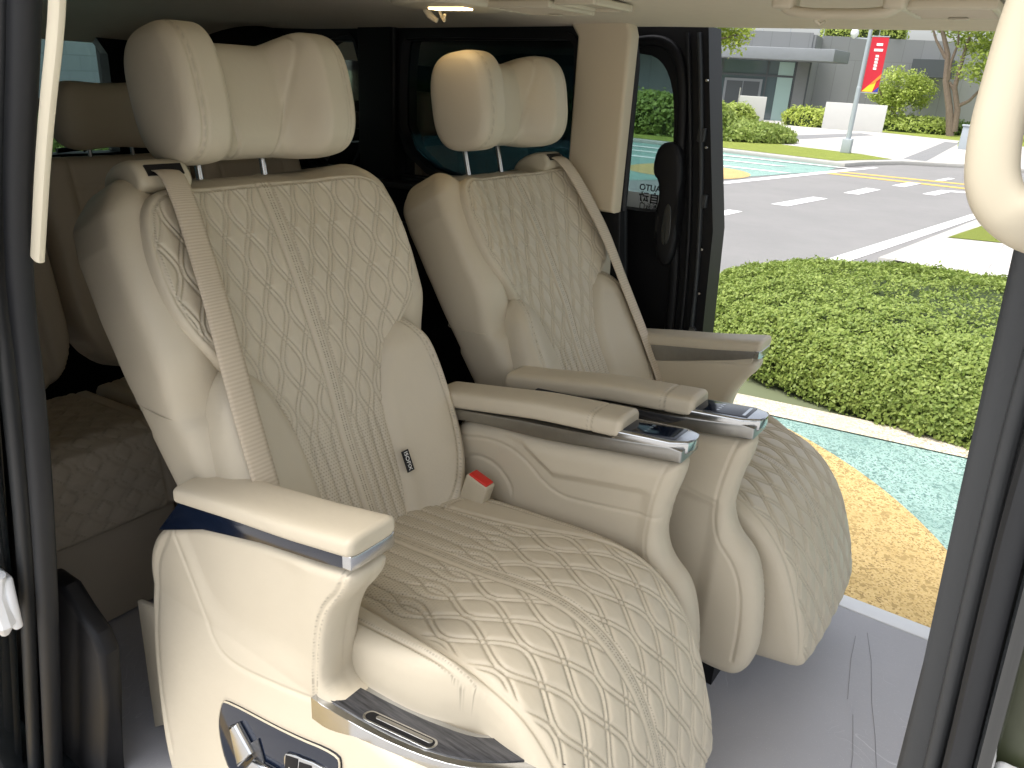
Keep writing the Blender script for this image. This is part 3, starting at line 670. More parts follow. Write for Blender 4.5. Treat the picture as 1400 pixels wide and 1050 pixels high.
bglass=mat('building_glass',(.07,.10,.11),.08,spec=.8); bglass_l=mat('pale_green_glass',(.30,.42,.40),.12,spec=.8)
banner_r=mat('banner_red',(.55,.012,.03),.6); banner_y=mat('banner_yellow',(.85,.62,.03),.6); banner_o=mat('banner_orange',(.8,.25,.03),.6); banner_b=mat('banner_blue',(.03,.06,.35),.6)
# ============================================================ VAN FLOOR, ROOF, WALLS
van=empty('minivan',(0,0,0),label='dark minivan around the cream chairs, with black pillars and both side doorways open',cat='van')
def floorf(t,b):
    tc=nd(t,'ShaderNodeTexCoord')
    n=noise(t,3.2,3,.55,tc.outputs['Object'],.8); m1=nd(t,'ShaderNodeMath',operation='MULTIPLY'); m1.inputs[1].default_value=26; t.links.new(n,m1.inputs[0])
    fr=nd(t,'ShaderNodeMath',operation='FRACT'); t.links.new(m1.outputs[0],fr.inputs[0]); ln=ramp(t,fr.outputs[0],.0,.10,(1,1,1),(0,0,0))
    patch=ramp(t,noise(t,4.5,2,.5),.56,.64); m2=mixc(t,1.,ln,patch,'MULTIPLY')
    base=mixc(t,noise(t,2.2,6,.6),(.36,.355,.37),(.47,.465,.485)); base=mixc(t,ramp(t,noise(t,420,2,.5),.66,.72),base,(.60,.60,.61)); base=mixc(t,m2,base,(.58,.575,.59)); t.links.new(base,b.inputs['Base Color'])
    x=bump(t,b,m2,.5,.0012); bump(t,b,noise(t,60,5,.6),.25,.0015,x); r=nd(t,'ShaderNodeMapRange',i_3=.34,i_4=.55); t.links.new(noise(t,7,4),r.inputs[0]); t.links.new(r.outputs[0],b.inputs['Roughness'])
vinyl=mat('grey_vinyl_floor',(.26,.26,.28),.42,spec=.45,build=floorf)
b=MB(); b.box((-3.0,.51,-.13),(1.3,1.977,-.10)); b.build('floor',vinyl,van,False)
b=MB(); b.box((-1.08,1.9775,-.13),(.35,1.983,-.104)); b.build('sill_seal',rubber,van)
b=MB(); b.box((-1.08,1.9835,-.13),(.35,2.045,-.102),bev=.004); b.build('door_sill',mat('white_aluminium_sill',(.8,.8,.79),.4,.2,build=wear(.9,1.05,20)),van)
b=MB(); b.box((-3.1,.36,-.36),(1.3,2.10,-.134),bev=.02); b.build('underbody',carpaint,van)
b=MB(); # wear creases in the mat
for pts in ([(-0.1245,1.9061,-.0995),(-0.0921,1.7978,-.0995),(-0.0596,1.6462,-.0995),(-0.0325,1.5487,-.0995),(0,1.4079,-.0995)],[(-0.1462,1.8736,-.0995),(-0.1354,1.7761,-.0995),(-0.1083,1.6245,-.0995)],[(-0.0866,1.5812,-.0995),(-0.0596,1.4621,-.0995),(-0.0433,1.3429,-.0995)]): b.tube(pts,.0005,5)
b.build('mat_crease',mat('crease',(.22,.215,.23),.6),van)
# headliner
xs=np.linspace(-3.05,1.3,60); ys=np.linspace(.36,2.05,40); V=[];
for x in xs:
    for y in ys:
        e=max(0,(abs(y-1.19)-.29)/.55); z=1.362-.014*e*e-.026*max(0,min(1,(-1.0-x)/1.3))
        if x<-2.55: z-=.10*((-2.55-x)/.5)**2
        V.append((x,y,z))
Q=[(i*40+j,i*40+j+1,(i+1)*40+j+1,(i+1)*40+j) for i in range(59) for j in range(39)]
hl=mk('headliner',V,np.array(Q),headliner_m,van)
b=MB(); b.box((-3.15,.34,1.395),(1.4,2.14,1.43),bev=.012); b.build('roof',carpaint,van)
XZ=lambda y0:(lambda a,c,d:(a,d,c))
def wall(name,pts,y0,y1,m,bev=.006,parent=van,it=0,seg=3):
    P=chaikin(pts,it) if it else pts; b=MB(); b.prism([tuple(p) for p in P],lambda a,c,d:(a,d,c),y0,y1,bev=bev,seg=seg); return b.build(name,m,parent)
# far side wall
wall('side_trim',[(-3.2742,-0.1315),(-1.0477,-0.1315),(-1.015,0.2723),(-0.9877,0.4578),(-1.0095,0.6543),(-1.0314,0.8562),(-1.146,0.8562),(-1.9099,0.8649),(-3.2742,0.8289)],2.0191,2.0737,black_pl)
wall('side_trim_ledge',[(-3.2742,0.8016),(-1.2005,0.842),(-1.2005,0.8595),(-3.2742,0.8267)],1.9591,2.0191,grey_pl,.005)
wall('side_trim_moulding',[(-3.2742,0.6543),(-1.3097,0.698),(-1.3097,0.7198),(-3.2742,0.6816)],1.9863,2.0191,grey_pl,.006)
wall('window_rail',[(-3.2742,1.26),(-1.2005,1.3091),(-1.2005,1.3746),(-3.2742,1.3746)],2.0245,2.0737,black_pl,.004)
wall('window_pillar',[(-2.0737,0.8289),(-1.9045,0.8289),(-1.9045,1.3528),(-2.0737,1.3528)],1.9973,2.0737,black_pl,.012)
wall('rear_pillar',[(-3.3288,0.7634),(-2.4447,0.7853),(-2.3574,0.8944),(-2.3465,1.1454),(-2.4229,1.2655),(-2.5648,1.3419),(-3.3288,1.3419)],1.9645,2.0737,black_pl,.02)
wall('pillar_trim',[(-1.1984,0.8551),(-1.0346,0.8551),(-1.0346,1.3222),(-1.0477,1.3583),(-1.2333,1.3583),(-1.1984,1.3146)],1.9809,2.0387,trim_beige,.012,seg=4)
# frames with rounded corners round the two far windows
def ring(name,pts,y0,y1,wdt,m,parent,it=2):
    P=chaikin(pts,it); c=P.mean(0); b=MB(); n=len(P); 
    tg=np.roll(P,-1,0)-np.roll(P,1,0); nr=np.stack([tg[:,1],-tg[:,0]],1); nr/=np.linalg.norm(nr,axis=1)[:,None]
    ar=np.sum(P[:,0]*np.roll(P[:,1],-1)-np.roll(P[:,0],-1)*P[:,1]); nr*=(-1 if ar>0 else 1); I=P+nr*wdt
    V=[];F=[]
    for k in range(n): V+=[(P[k][0],y0,P[k][1]),(I[k][0],y0,I[k][1]),(I[k][0],y1,I[k][1]),(P[k][0],y1,P[k][1])]
    for k in range(n):
        j=(k+1)%n
        for q in range(4): F.append((4*k+q,4*k+(q+1)%4,4*j+(q+1)%4,4*j+q))
    b.add(V,F); o=b.build(name,m,parent,True,40); fix_normals(o); return o
W1=[(-1.9045,0.8562),(-1.1896,0.8595),(-1.1896,0.9053),(-1.2005,1.2546),(-1.2169,1.3255),(-1.3097,1.3266),(-1.8336,1.3222),(-1.9099,1.3091)]
ring('window_frame',W1,2.0136,2.0518,.018,black_pl,van)
g=wall('window_glass',[(-1.9209,0.8398),(-1.1787,0.8398),(-1.1787,1.3419),(-1.9209,1.3419)],2.0562,2.0606,tint_dark,0)
W2=[(-2.3683,0.8289),(-2.0627,0.8377),(-2.0627,1.3201),(-2.2374,1.3091),(-2.4011,1.2218),(-2.3902,0.9271)]
ring('window_frame',W2,2.0136,2.0518,.012,black_pl,van)
wall('window_glass',[(-2.4556,0.818),(-2.0518,0.818),(-2.0518,1.3419),(-2.4556,1.3419)],2.0562,2.0606,tint_light,0)
# opening seal beside the trim pillar
b=MB(); b.tube([(-1.0703,2.0573,1.3528),(-1.0485,2.0573,1.2546),(-1.043,2.0573,0.8726),(-1.0266,2.0573,0.7089),(-0.9993,2.0573,0.5452),(-0.9939,2.0573,0.3815),(-1.0321,2.0573,0.1086),(-1.0539,2.0573,-0.1097)],[.012]*8,10); b.build('door_seal',rubber,van)
# front far pillar, beyond the near pillar
wall('front_pillar',[(0.0655,-0.1315),(0.2401,-0.1315),(0.2183,1.3528),(0.0546,1.3528)],1.9973,2.0955,grey_pl,.02)
wall('roof_rail',[(-1.20,1.343),(-.80,1.362),(1.3,1.350),(1.3,1.39),(-1.20,1.39)],2.034,2.10,black_pl,.006)
# rear wall with its window
b=MB(); RY=lambda a,c,d:(d,a,c)
for pts in ([(.40,-.15),(2.12,-.15),(2.12,.852),(.40,.852)],[(.40,1.262),(2.12,1.262),(2.12,1.40),(.40,1.38)],[(1.640,.8525),(2.12,.8525),(2.12,1.2615),(1.640,1.2615)],[(.40,.8525),(.60,.8525),(.60,1.2615),(.40,1.2615)]): b.prism(pts,RY,-3.08,-3.0)
b.prism([(1.60,1.2605),(1.6395,1.2605),(1.6395,1.20)],RY,-3.05,-3.0)
b.build('tailgate',black_pl,van)
b=MB(); b.box((-3.06,.58,.84),(-3.055,1.66,1.28)); b.build('rear_window',tint_light,van)
b=MB(); b.tube([(-3.05,1.42,.99),(-3.02,1.52,.86)],.010,8); b.tube([(-3.03,1.42,.862),(-3.03,1.50,.868),(-3.03,1.60,.885)],.009,8); b.build('wiper',black_pl,van)
b=MB(); b.box((-3.0,.60,1.0),(-2.97,1.42,1.045),bev=.01); b.build('brake_lamp_housing',black_pl,van)
# near side body behind the doorway
wall('near_side_trim',[(-3.0,-.05),(-1.50,-.05),(-1.30,.86),(-3.0,.86)],.34,.40,black_pl)
wall('near_side_rail',[(-3.0,1.26),(-1.06,1.30),(-1.0,1.38),(-3.0,1.38)],.34,.40,black_pl)
wall('near_window_glass',[(-3.0,.85),(-1.28,.85),(-1.08,1.31),(-3.0,1.31)],.365,.369,tint_dark,0)
# slanting door frame on the left with seals
wall('door_frame',[(-.935,1.345),(-1.055,.96),(-1.15,.70),(-1.25,.36),(-1.42,-.17),(-1.50,-.45),(-1.9,-.45),(-1.50,.3),(-1.36,.72),(-1.25,.96),(-1.12,1.345)],.34,.405,carpaint,.01)
def strip(name,pts,y,w,th,m,parent=van,n=14):
    P=chaikin(pts,3,False); b=MB(); V=[];F=[]; sec=superell(w/2,th/2,2.6,n)
    tg=np.gradient(P,axis=0); tg/=np.linalg.norm(tg,axis=1)[:,None]; nr=np.stack([tg[:,1],-tg[:,0]],1)
    for k,p in enumerate(P):
        for a,c in sec: V.append((p[0]+nr[k][0]*a,y+c,p[1]+nr[k][1]*a))
    for k in range(len(P)-1):
        for j in range(n): F.append((k*n+j,k*n+(j+1)%n,(k+1)*n+(j+1)%n,(k+1)*n+j))
    b.add(V,F); o=b.build(name,m,parent); return fix_normals(o)
strip('door_seal',[(-.905,1.30),(-.925,1.24),(-1.06,.955),(-1.085,.74),(-1.165,.41),(-1.31,-.09),(-1.40,-.42)],.425,.030,.03,rubber)
strip('door_seal',[(-.935,1.30),(-.955,1.24),(-1.10,.95),(-1.135,.73),(-1.21,.41),(-1.37,-.09),(-1.46,-.42)],.415,.022,.022,grey_pl)
strip('pillar_edge_trim',[(-.868,1.30),(-.876,1.247),(-.952,1.115),(-1.022,.963),(-1.024,.958)],.436,.022,.012,mat('cream_edge_trim',(.66,.60,.46),.5),van)
wall('door_pillar_trim',[(-1.0914,1.0909),(-1.266,0.9053),(-1.2988,0.7744),(-1.3151,0.6325),(-1.3446,0.436),(-1.3512,0.2614),(-1.4188,0.2177),(-1.6371,0.2177),(-1.528,0.6543),(-1.3642,1.0909)],.47,.505,grey_pl,.015)
wall('step_trim',[(-1.238,.338),(-1.195,.305),(-1.150,.280),(-1.132,.245),(-1.150,.13),(-1.205,-.09),(-1.262,-.30),(-1.9,-.30),(-1.50,.2),(-1.30,.336)],.47,.507,black_pl,.012)
b=MB(); b.tube([(-1.195,.372,.44),(-1.21,.366,.40),(-1.20,.366,.35),(-1.225,.372,.315)],[.010,.017,.017,.008],10); b.box((-1.24,.375,.33),(-1.19,.39,.43),bev=.006); la=b.build('door_latch',white_pl,van)
wall('latch_panel',[(-1.05,.90),(-1.17,.62),(-1.26,.30),(-1.48,.3),(-1.4,.9)],.33,.339,carpaint,.004)
# right-hand grey pillar and what is beside it
wall('door_pillar',[(.050,.70),(.008,.80),(.003,.92),(-.004,1.02),(-.012,1.14),(-.014,1.35),(.05,1.35),(.06,1.1),(.075,.70)],.405,.46,grey_pl,.008)
strip('pillar_ridge',[(.026,.78),(.022,.86),(.014,.97),(.006,1.10),(.003,1.3)],.402,.008,.008,grey_pl)
strip('door_seal',[(.034,.78),(.034,.855),(.026,.96),(.020,1.05),(.016,1.3)],.385,.014,.02,rubber)
strip('door_seal_lip',[(.045,.78),(.043,.86),(.036,.96),(.030,1.05),(.026,1.3)],.375,.008,.012,carpaint)
wall('door_edge',[(.046,.70),(.043,.86),(.036,.98),(.03,1.12),(.03,1.35),(.12,1.35),(.12,.70)],.395,.404,mat('olive_reflection',(.035,.04,.02),.35,spec=.5,build=wear(.6,1.8,14)),.002)  # olive base colour paints in the reflection on this body panel, mottled by noise
b=MB(); b.box((.0455,.372,.80),(.075,.392,.893),bev=.004); b.box((.0495,.369,.872),(.07,.373,.884),bev=.001); b.build('door_switch_block',white_pl,van)
# grab handle on the pillar
def flat_tube(path,w,th,n=28):
    P=np.array(path,float)
    for _ in range(4):
        Q=[P[0]]; 
        for a,c in zip(P[:-1],P[1:]): Q+= [a*.75+c*.25,a*.25+c*.75]
        P=np.array(Q+[P[-1]])
    tg=np.gradient(P,axis=0); tg/=np.linalg.norm(tg,axis=1)[:,None]; sec=superell(1,1,2.4,n); V=[];F=[]
    for k,p in enumerate(P):
        yv=np.array([0,1,0.]); sx=np.cross(tg[k],yv); sx/=np.linalg.norm(sx); u=k/(len(P)-1)
        for a,c in sec: V.append(p+sx*a*w(u)/2+yv*c*th/2)
    for k in range(len(P)-1):
        for j in range(n): F.append((k*n+j,k*n+(j+1)%n,(k+1)*n+(j+1)%n,(k+1)*n+j))
    return V,F
V,Fc=flat_tube([(-.020,.370,1.31),(-.0285,.370,1.235),(-.0285,.368,1.21),(-.028,.366,1.188),(-.0235,.366,1.167),(-.010,.368,1.1565),(.004,.385,1.153),(.03,.41,1.153)],lambda u:.0160+.006*u,.020)
b=MB(); b.add(V,Fc); fix_normals(b.build('pillar_grab_handle',plastic_cream,van))
# ------------- ceiling fittings
b=MB(); P=chaikin([(-1.36,1.44),(-1.33,1.56),(-1.22,1.60),(-1.11,1.54),(-1.10,1.44),(-1.13,1.34),(-1.30,1.34)],3); b.prism([tuple(p) for p in P],lambda a,c,d:(a,c,d),1.336,1.362,bev=.008); rl=b.build('reading_lamp',plastic_cream,van)
b=MB(); b.box((-1.265,1.44,1.3325),(-1.165,1.475,1.3365),bev=.001); em=mat('lamp_lens',(1,.8,.5),.4); em.node_tree.nodes['Principled BSDF'].inputs['Emission Color'].default_value=(1,.72,.36,1); em.node_tree.nodes['Principled BSDF'].inputs['Emission Strength'].default_value=5; b.build('lens',em,rl)
b=MB(); b.tube([(-1.325,1.50,1.339),(-1.315,1.505,1.324),(-1.298,1.51,1.314)],[.009,.008,.006],10); b.tube([(-1.285,1.50,1.338),(-1.280,1.505,1.322),(-1.268,1.50,1.314),(-1.258,1.49,1.326)],[.004,.004,.004,.003],8); b.build('coat_hook',plastic_cream,rl)
def vent(x0,x1,y0,y1,z,nslat,cover=None):
    b=MB(); fr=.012
    for a in ((x0,y0,x1,y0+fr),(x0,y1-fr,x1,y1),(x0,y0+fr,x0+fr,y1-fr),(x1-fr,y0+fr,x1,y1-fr)): b.box((a[0],a[1],z-.010),(a[2],a[3],z+.004),bev=.003)
    o=b.build('air_vent',plastic_cream,van)
    b=MB(); b.box((x0+fr,y0+fr,z),(x1-fr,y1-fr,z+.001)); b.build('vent_back',mat('vent_shadow',(.05,.045,.04),.8),o)
    for k in range(nslat):
        y=y0+fr+(y1-y0-2*fr)*(k+.5)/nslat; s=MB(); s.box((x0+fr,y-.007,z-.0065),(x1-fr,y+.007,z-.0035),rot=(R(28),0,0)); s.build('slat',plastic_cream,o)
    s=MB(); s.box(((x0+x1)/2-.016,y1-.034,z-.013),((x0+x1)/2+.016,y1-.020,z-.009),bev=.002); s.build('vent_tab',plastic_cream,o)
vent(-1.125,-.950,1.45,1.64,1.347,6)
b=MB()
for a in ((-.945,1.46,-.850,1.471),(-.945,1.617,-.850,1.628),(-.945,1.472,-.934,1.616),(-.861,1.472,-.850,1.616)): b.box((a[0],a[1],1.343),(a[2],a[3],1.358),bev=.003)
b.box((-.933,1.473,1.350),(-.862,1.615,1.357)); b.build('ceiling_cover',plastic_cream,van)
vent(-.300,-.155,1.49,1.68,1.348,6)
b=MB(); V,Fc=flat_tube([(-.485,1.49,1.362),(-.483,1.487,1.338),(-.445,1.485,1.330),(-.385,1.485,1.329),(-.325,1.485,1.330),(-.297,1.487,1.338),(-.295,1.49,1.362)],lambda u:.018,.026); b.add(V,Fc); fix_normals(b.build('ceiling_grab_handle',plastic_cream,van))
b=MB(); b.box((-.500,1.465,1.336),(-.462,1.515,1.364),bev=.007); b.build('handle_mount',plastic_cream,van)
b=MB(); b.box((-.318,1.465,1.336),(-.283,1.515,1.364),bev=.007); b.build('handle_mount',plastic_cream,van)
b=MB(); b.tube([(-.425,1.485,1.33),(-.425,1.49,1.320),(-.418,1.495,1.314),(-.410,1.495,1.319)],[.005,.004,.003,.002],8); b.build('coat_hook',plastic_cream,van)
# ------------- open sliding door hanging outside the far wall
sd_=empty('sliding_door',(0,0,0)); sd_.parent=van
OUT=[(-2.5102,-0.4153),(-0.8731,-0.4153),(-0.8076,-0.1097),(-0.7804,0.3815),(-0.8022,0.818),(-0.8731,1.2),(-0.9004,1.3583),(-2.5102,1.3583)]
HOLE=[(-2.1282,0.8562),(-0.9768,0.8344),(-0.9495,0.8726),(-0.9659,1.1454),(-1.0095,1.26),(-1.0914,1.2928),(-2.0737,1.2928),(-2.1501,1.2218)]
def plate_hole(name,outer,hole,y0,y1,m,parent):
    bm=bmesh.new(); H=chaikin(hole,2); 
    eo=[bm.verts.new((a,y0,c)) for a,c in outer]; eh=[bm.verts.new((a,y0,c)) for a,c in H]; E=[]
    for L in (eo,eh):
        for k in range(len(L)): E.append(bm.edges.new((L[k],L[(k+1)%len(L)])))
    bmesh.ops.triangle_fill(bm,edges=E,use_beauty=True); 
    r=bmesh.ops.extrude_face_region(bm,geom=list(bm.faces))
    for v in r['geom']:
        if isinstance(v,bmesh.types.BMVert): v.co.y=y1
    bmesh.ops.recalc_face_normals(bm,faces=bm.faces); me=bpy.data.meshes.new(name); bm.to_mesh(me); bm.free(); me.materials.append(m); me.set_sharp_from_angle(angle=R(30)); o=bpy.data.objects.new(name,me); C.objects.link(o); o.parent=parent; return o
plate_hole('door_panel',OUT,HOLE,2.1719,2.2647,black_pl,sd_)
wall('door_glass',[(-2.1828,0.818),(-0.9386,0.818),(-0.9386,1.3091),(-2.1828,1.3091)],2.2374,2.2417,tint_mid,0,sd_)
# trim ribs, handle and hardware on the inner face of the door
strip('door_trim_rib',[(-1.146,1.3091),(-1.0259,1.3255),(-0.9659,1.2764),(-0.9408,1.1454),(-0.9299,0.9817),(-0.9222,0.8289),(-0.8949,0.6543),(-0.8895,0.3269),(-0.9168,-0.0005),(-0.9386,-0.328)],2.1664,.030,.03,black_pl,sd_)
strip('door_edge_rail',[(-0.9222,1.3419),(-0.8949,1.2),(-0.8349,0.818),(-0.8131,0.3815),(-0.8458,-0.1097),(-0.8949,-0.3825)],2.1653,.012,.02,grey_pl,sd_)
strip('door_edge_seal',[(-0.955,1.3419),(-0.9277,1.2),(-0.8677,0.818),(-0.8458,0.3815),(-0.8731,-0.1097),(-0.9168,-0.3825)],2.1653,.010,.014,rubber,sd_)
b=MB(); b.prism([tuple(p) for p in chaikin([(-0.9877,1.0472),(-0.9331,1.0581),(-0.9059,1.0035),(-0.9004,0.8726),(-0.8949,0.7416),(-0.9168,0.6925),(-0.955,0.7198),(-0.9659,0.818),(-0.9659,0.9381),(-0.9986,0.9653)],2)],lambda a,c,d:(a,d,c),2.1228,2.173,bev=.012); dh=b.build('door_handle',black_pl,sd_)
b=MB(); b.prism([tuple(p) for p in chaikin([(-0.9408,0.8835),(-0.9168,0.8835),(-0.9113,0.7634),(-0.9408,0.7634)],2)],lambda a,c,d:(a,d,c),2.1206,2.125,bev=.001); b.build('handle_recess',carpaint,dh)
for x_,z in ((-.875,1.08),(-.843,.90)):
    b=MB(); b.box((x_-.010,2.158,z-.02),(x_+.012,2.173,z+.018),bev=.003); b.build('striker_plate',grey_pl,sd_)

b=MB(); b.disc((-0.8131,2.1588,0.5179),(0,1,0),.010,.02); b.disc((-0.7945,2.1588,0.496),(0,1,0),.008,.02); b.disc((-0.8185,2.1588,0.4851),(0,1,0),.009,.024); b.build('door_lock',steel,sd_)
for z,x in ((1.222,-.879),(1.047,-.853),(.763,-.821),(.632,-.810),(.327,-.808)):
    s=MB(); s.disc((x,2.1599,z),(0,1,0),.0035,.008,10); s.build('screw',steel,sd_)
# sticker on the glass, read from behind
b=MB(); b.box((-1.1569,2.2336,0.8377),(-0.9659,2.2346,0.889)); st=b.build('window_sticker',mat('sticker_white',(.75,.78,.78),.6),sd_)
def xzm(x,y,z,flip=1): 
    Mx=Matrix(((flip,0,0,x),(0,0,-1,y),(0,1,0,z),(0,0,0,1))); return Mx
textmesh('sticker_text','AUTO',.026,black_ink,sd_,xzm(-1.045,2.233,0.906),mirror=True)
textmesh('sticker_text','自动',.036,black_ink,st,xzm(-1.045,2.233,0.874),mirror=True)
textmesh('sticker_text','感应门',.020,black_ink,st,xzm(-1.045,2.233,0.849),mirror=True)
b=MB(); b.disc((-1.0095,2.2297,0.8202),(0,1,0),.022,.004); sp=b.build('sticker_disc',white_pl,sd_)
# ============================================================ REAR SEATS
def rear_seat(name,loc,label,hr=True,w=.46,ztop=.56):
    r=empty(name,loc,label=label,cat='seat',group='third row seats'); a=R(12)
    tv=np.array([-math.sin(a),0,math.cos(a)]); nv=np.array([math.cos(a),0,math.sin(a)]); 
    fr=lambda s,t,n:np.stack([t*tv[0]+n*nv[0],s,.38+t*tv[2]+n*nv[2]],1)
    ol=[(-w/2,-.02),(-w/2,ztop*.8),(-w/2+.004,ztop-.03),(-w/2+.015,ztop),(-w/2+.06,ztop),(w/2-.06,ztop),(w/2-.015,ztop),(w/2-.004,ztop-.03),(w/2,ztop*.8),(w/2,-.02)]
    def hf(P,d):
        g=gro(abs(abs(P[:,0])-w*.30),.004,.006)+gro(abs(P[:,1]-ztop*.86),.004,.005)*(abs(P[:,0])<w*.3); return g+.012*sstep(w*.28,w*.36,abs(P[:,0])),Z1(P),Z1(P)
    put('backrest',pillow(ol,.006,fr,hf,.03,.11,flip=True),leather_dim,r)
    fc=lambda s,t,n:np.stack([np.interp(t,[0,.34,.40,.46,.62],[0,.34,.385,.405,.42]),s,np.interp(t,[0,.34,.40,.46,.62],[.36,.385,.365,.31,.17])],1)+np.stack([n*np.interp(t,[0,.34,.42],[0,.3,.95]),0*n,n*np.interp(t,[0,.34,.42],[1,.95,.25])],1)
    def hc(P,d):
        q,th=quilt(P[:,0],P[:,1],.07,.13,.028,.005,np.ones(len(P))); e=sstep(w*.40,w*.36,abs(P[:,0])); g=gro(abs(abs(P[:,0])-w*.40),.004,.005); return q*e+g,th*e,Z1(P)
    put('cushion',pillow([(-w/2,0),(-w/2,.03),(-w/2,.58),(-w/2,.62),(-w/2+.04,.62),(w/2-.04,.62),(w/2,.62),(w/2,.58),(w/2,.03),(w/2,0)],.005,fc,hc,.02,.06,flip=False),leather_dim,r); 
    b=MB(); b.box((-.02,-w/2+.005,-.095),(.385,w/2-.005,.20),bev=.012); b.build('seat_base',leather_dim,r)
    if hr:
        S_=[]; 
        for u in np.linspace(-1,1,60):
            k=math.sqrt(max(1-abs(u)**6,0.003)); f=.5+.5*math.cos(math.pi*min(1,abs(u)*1.1)); e=superell(.055*k+.004*(1-f),(.082+.008*(1-f))*k,3,48); S_.append(np.stack([-.14+e[:,0]+.012*(1-f),np.full(48,u*.16),1.045+e[:,1]+(.0)],1))
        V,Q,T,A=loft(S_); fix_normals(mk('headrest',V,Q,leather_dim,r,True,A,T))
        for s in (-.06,.06): MB().tube([(-.145,s,.90),(-.145,s,1.0)],.006,8).build('headrest_post',steel,r)
    return r
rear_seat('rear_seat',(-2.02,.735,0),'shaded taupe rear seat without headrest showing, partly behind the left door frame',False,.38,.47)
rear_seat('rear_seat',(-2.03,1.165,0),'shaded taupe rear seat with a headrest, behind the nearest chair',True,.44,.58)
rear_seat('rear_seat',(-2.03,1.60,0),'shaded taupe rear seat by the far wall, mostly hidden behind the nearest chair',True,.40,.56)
# ============================================================ GROUND
def sheet(name,pts,z,m,kind='structure',it=0,parent=None,label=None,**kw):
    P=chaikin(pts,it) if it else np.array(pts); b=MB(); b.add([(p[0],p[1],z) for p in P],[list(range(len(P)))]); 
    o=b.build(name,m,parent,False); 
    if o.data.polygons[0].normal.z<0: o.data.flip_normals()
    if kind: o['kind']=kind
    return o
def raised(name,pts,z0,z1,m,bev=.01,it=0,kind='structure',**kw):
    P=chaikin(pts,it) if it else pts; b=MB(); b.prism([tuple(p) for p in P],lambda a,c,d:(a,c,d),z0,z1,bev=bev,seg=2); o=b.build(name,m); 
    if kind: o['kind']=kind
    return tag(o,**kw)
sheet('ground',[(-400,-400),(400,-400),(400,400),(-400,400)],GZ-.012,mat('far_ground',(.13,.15,.08),.95))
sheet('road',[(-60,-30),(-1.35,8.2),(-.9,14.2),(.2,24.5),(4,60),(-30,60),(-60,20)],GZ-.008,asphalt)
sheet('road',[(-1.5,8.0),(8,8.0),(8,22),(-1.0,22)],GZ-.0085,asphalt)
def linef(p,n0=.3):  # y of the kerb front at x
    return 4.45+.20*(p+.6)
sheet('pavement',[(-30,-25),(30,-25),(30,1.6),(-30,1.6)],GZ-.002,paving)
sheet('rubber_plaza',[(-12,1.5),(7,1.5),(7,5.6),(-1.0,4.18),(-1.9,4.05),(-4.5,4.6),(-12,6.5)],GZ-.004,teal)
cir=[( -1.85+2.2*math.cos(a),2.05+2.2*math.sin(a)) for a in np.linspace(0,2*math.pi,90,endpoint=False)]
sheet('rubber_plaza_circle',cir,GZ,yellow)
sheet('rubber_border',[(-3.4,4.20),(-2.2,3.97),(-1.08,4.14),(-.04,4.31),(1.5,4.60),(4,5.05),(4,5.30),(1.5,4.82),(-.07,4.54),(-1.23,4.35),(-2.2,4.16),(-3.4,4.42)],GZ+.004,cream_g)
# road markings
def quad(name,l,z,m): 
    for q in l: sheet(name,q,z,m)
quad('road_marking',[[(-3.90,13.02),(-3.62,13.02),(-3.42,14.75),(-3.68,14.75)],[(-3.45,15.99),(-3.17,15.99),(-3.05,17.4),(-3.33,17.4)],[(-3.05,18.5),(-2.80,18.5),(-2.66,19.75),(-2.92,19.75)],[(-2.56,20.95),(-2.40,20.95),(-2.26,22.1),(-2.42,22.1)],[(-4.20,10.85),(-3.98,10.85),(-3.92,11.75),(-4.14,11.75)],
 [(-2.30,17.5),(-2.06,17.5),(-1.92,18.55),(-1.45,18.75),(-1.45,19.2),(-2.13,18.75)],[(-2.05,8.6),(-1.84,8.6),(-1.02,14.9),(-.4,20),(-.5,20.0),(-1.20,14.9)],[(-5.72,14.7),(-5.50,14.7),(-4.70,19.7),(-4.2,23.0),(-4.35,23.1),(-4.90,20.2)],[(-3.7,-2),(-3.5,-2),(-2.0,8.6),(-2.2,8.6)]],GZ-.003,paint_w)
quad('road_marking',[[(-5.02,19.65),(-.5,19.55),(-.5,19.85),(-4.9,19.95)],[(-4.85,20.35),(-.5,20.75),(-.5,21.05),(-4.7,20.65)]],GZ-.0035,paint_y)
# far teal plaza, kerb, lawns
sheet('rubber_plaza',[(-45,4),(-14,9.0),(-7.4,12.6),(-5.9,15.6),(-4.85,20.3),(-5.0,22.4),(-8.8,23.0),(-20,25),(-60,30)],GZ-.001,teal)
sheet('rubber_plaza_circle',[(-6.9+1.3*math.cos(a),16.6+1.6*math.sin(a)) for a in np.linspace(0,6.28,40,endpoint=False)],GZ+.003,yellow)
for k,(yy,xx) in enumerate(((18.6,-8),(20.2,-8.6),(21.6,-7.2))): sheet('road_marking',[(xx-9,yy-.2),(xx+2.6,yy-.1),(xx+2.8,yy+.12),(xx-9,yy+.35)],GZ+.006+.004*k,paint_w)
raised('kerb',[(-60,29.0),(-20,24.2),(-8.9,22.9),(-4.85,22.0),(-4.6,23.4),(-4.0,25.0),(-2.4,26.3),(6,28.0),(6,28.3),(-2.5,26.6),(-4.25,25.3),(-4.85,23.6),(-5.1,22.4),(-8.9,23.2),(-20,24.5),(-60,29.3)],GZ-.02,GZ+.10,kerbm,.015)
for p in ((-9,-1),):
    pass
sheet('pavement',[(-60,29.2),(-20,24.4),(-9,23.1),(-5,22.3),(-4.75,23.6),(-4.15,25.2),(-2.45,26.5),(6,28.2),(30,32),(30,75),(-60,75)],GZ+.095,paving)
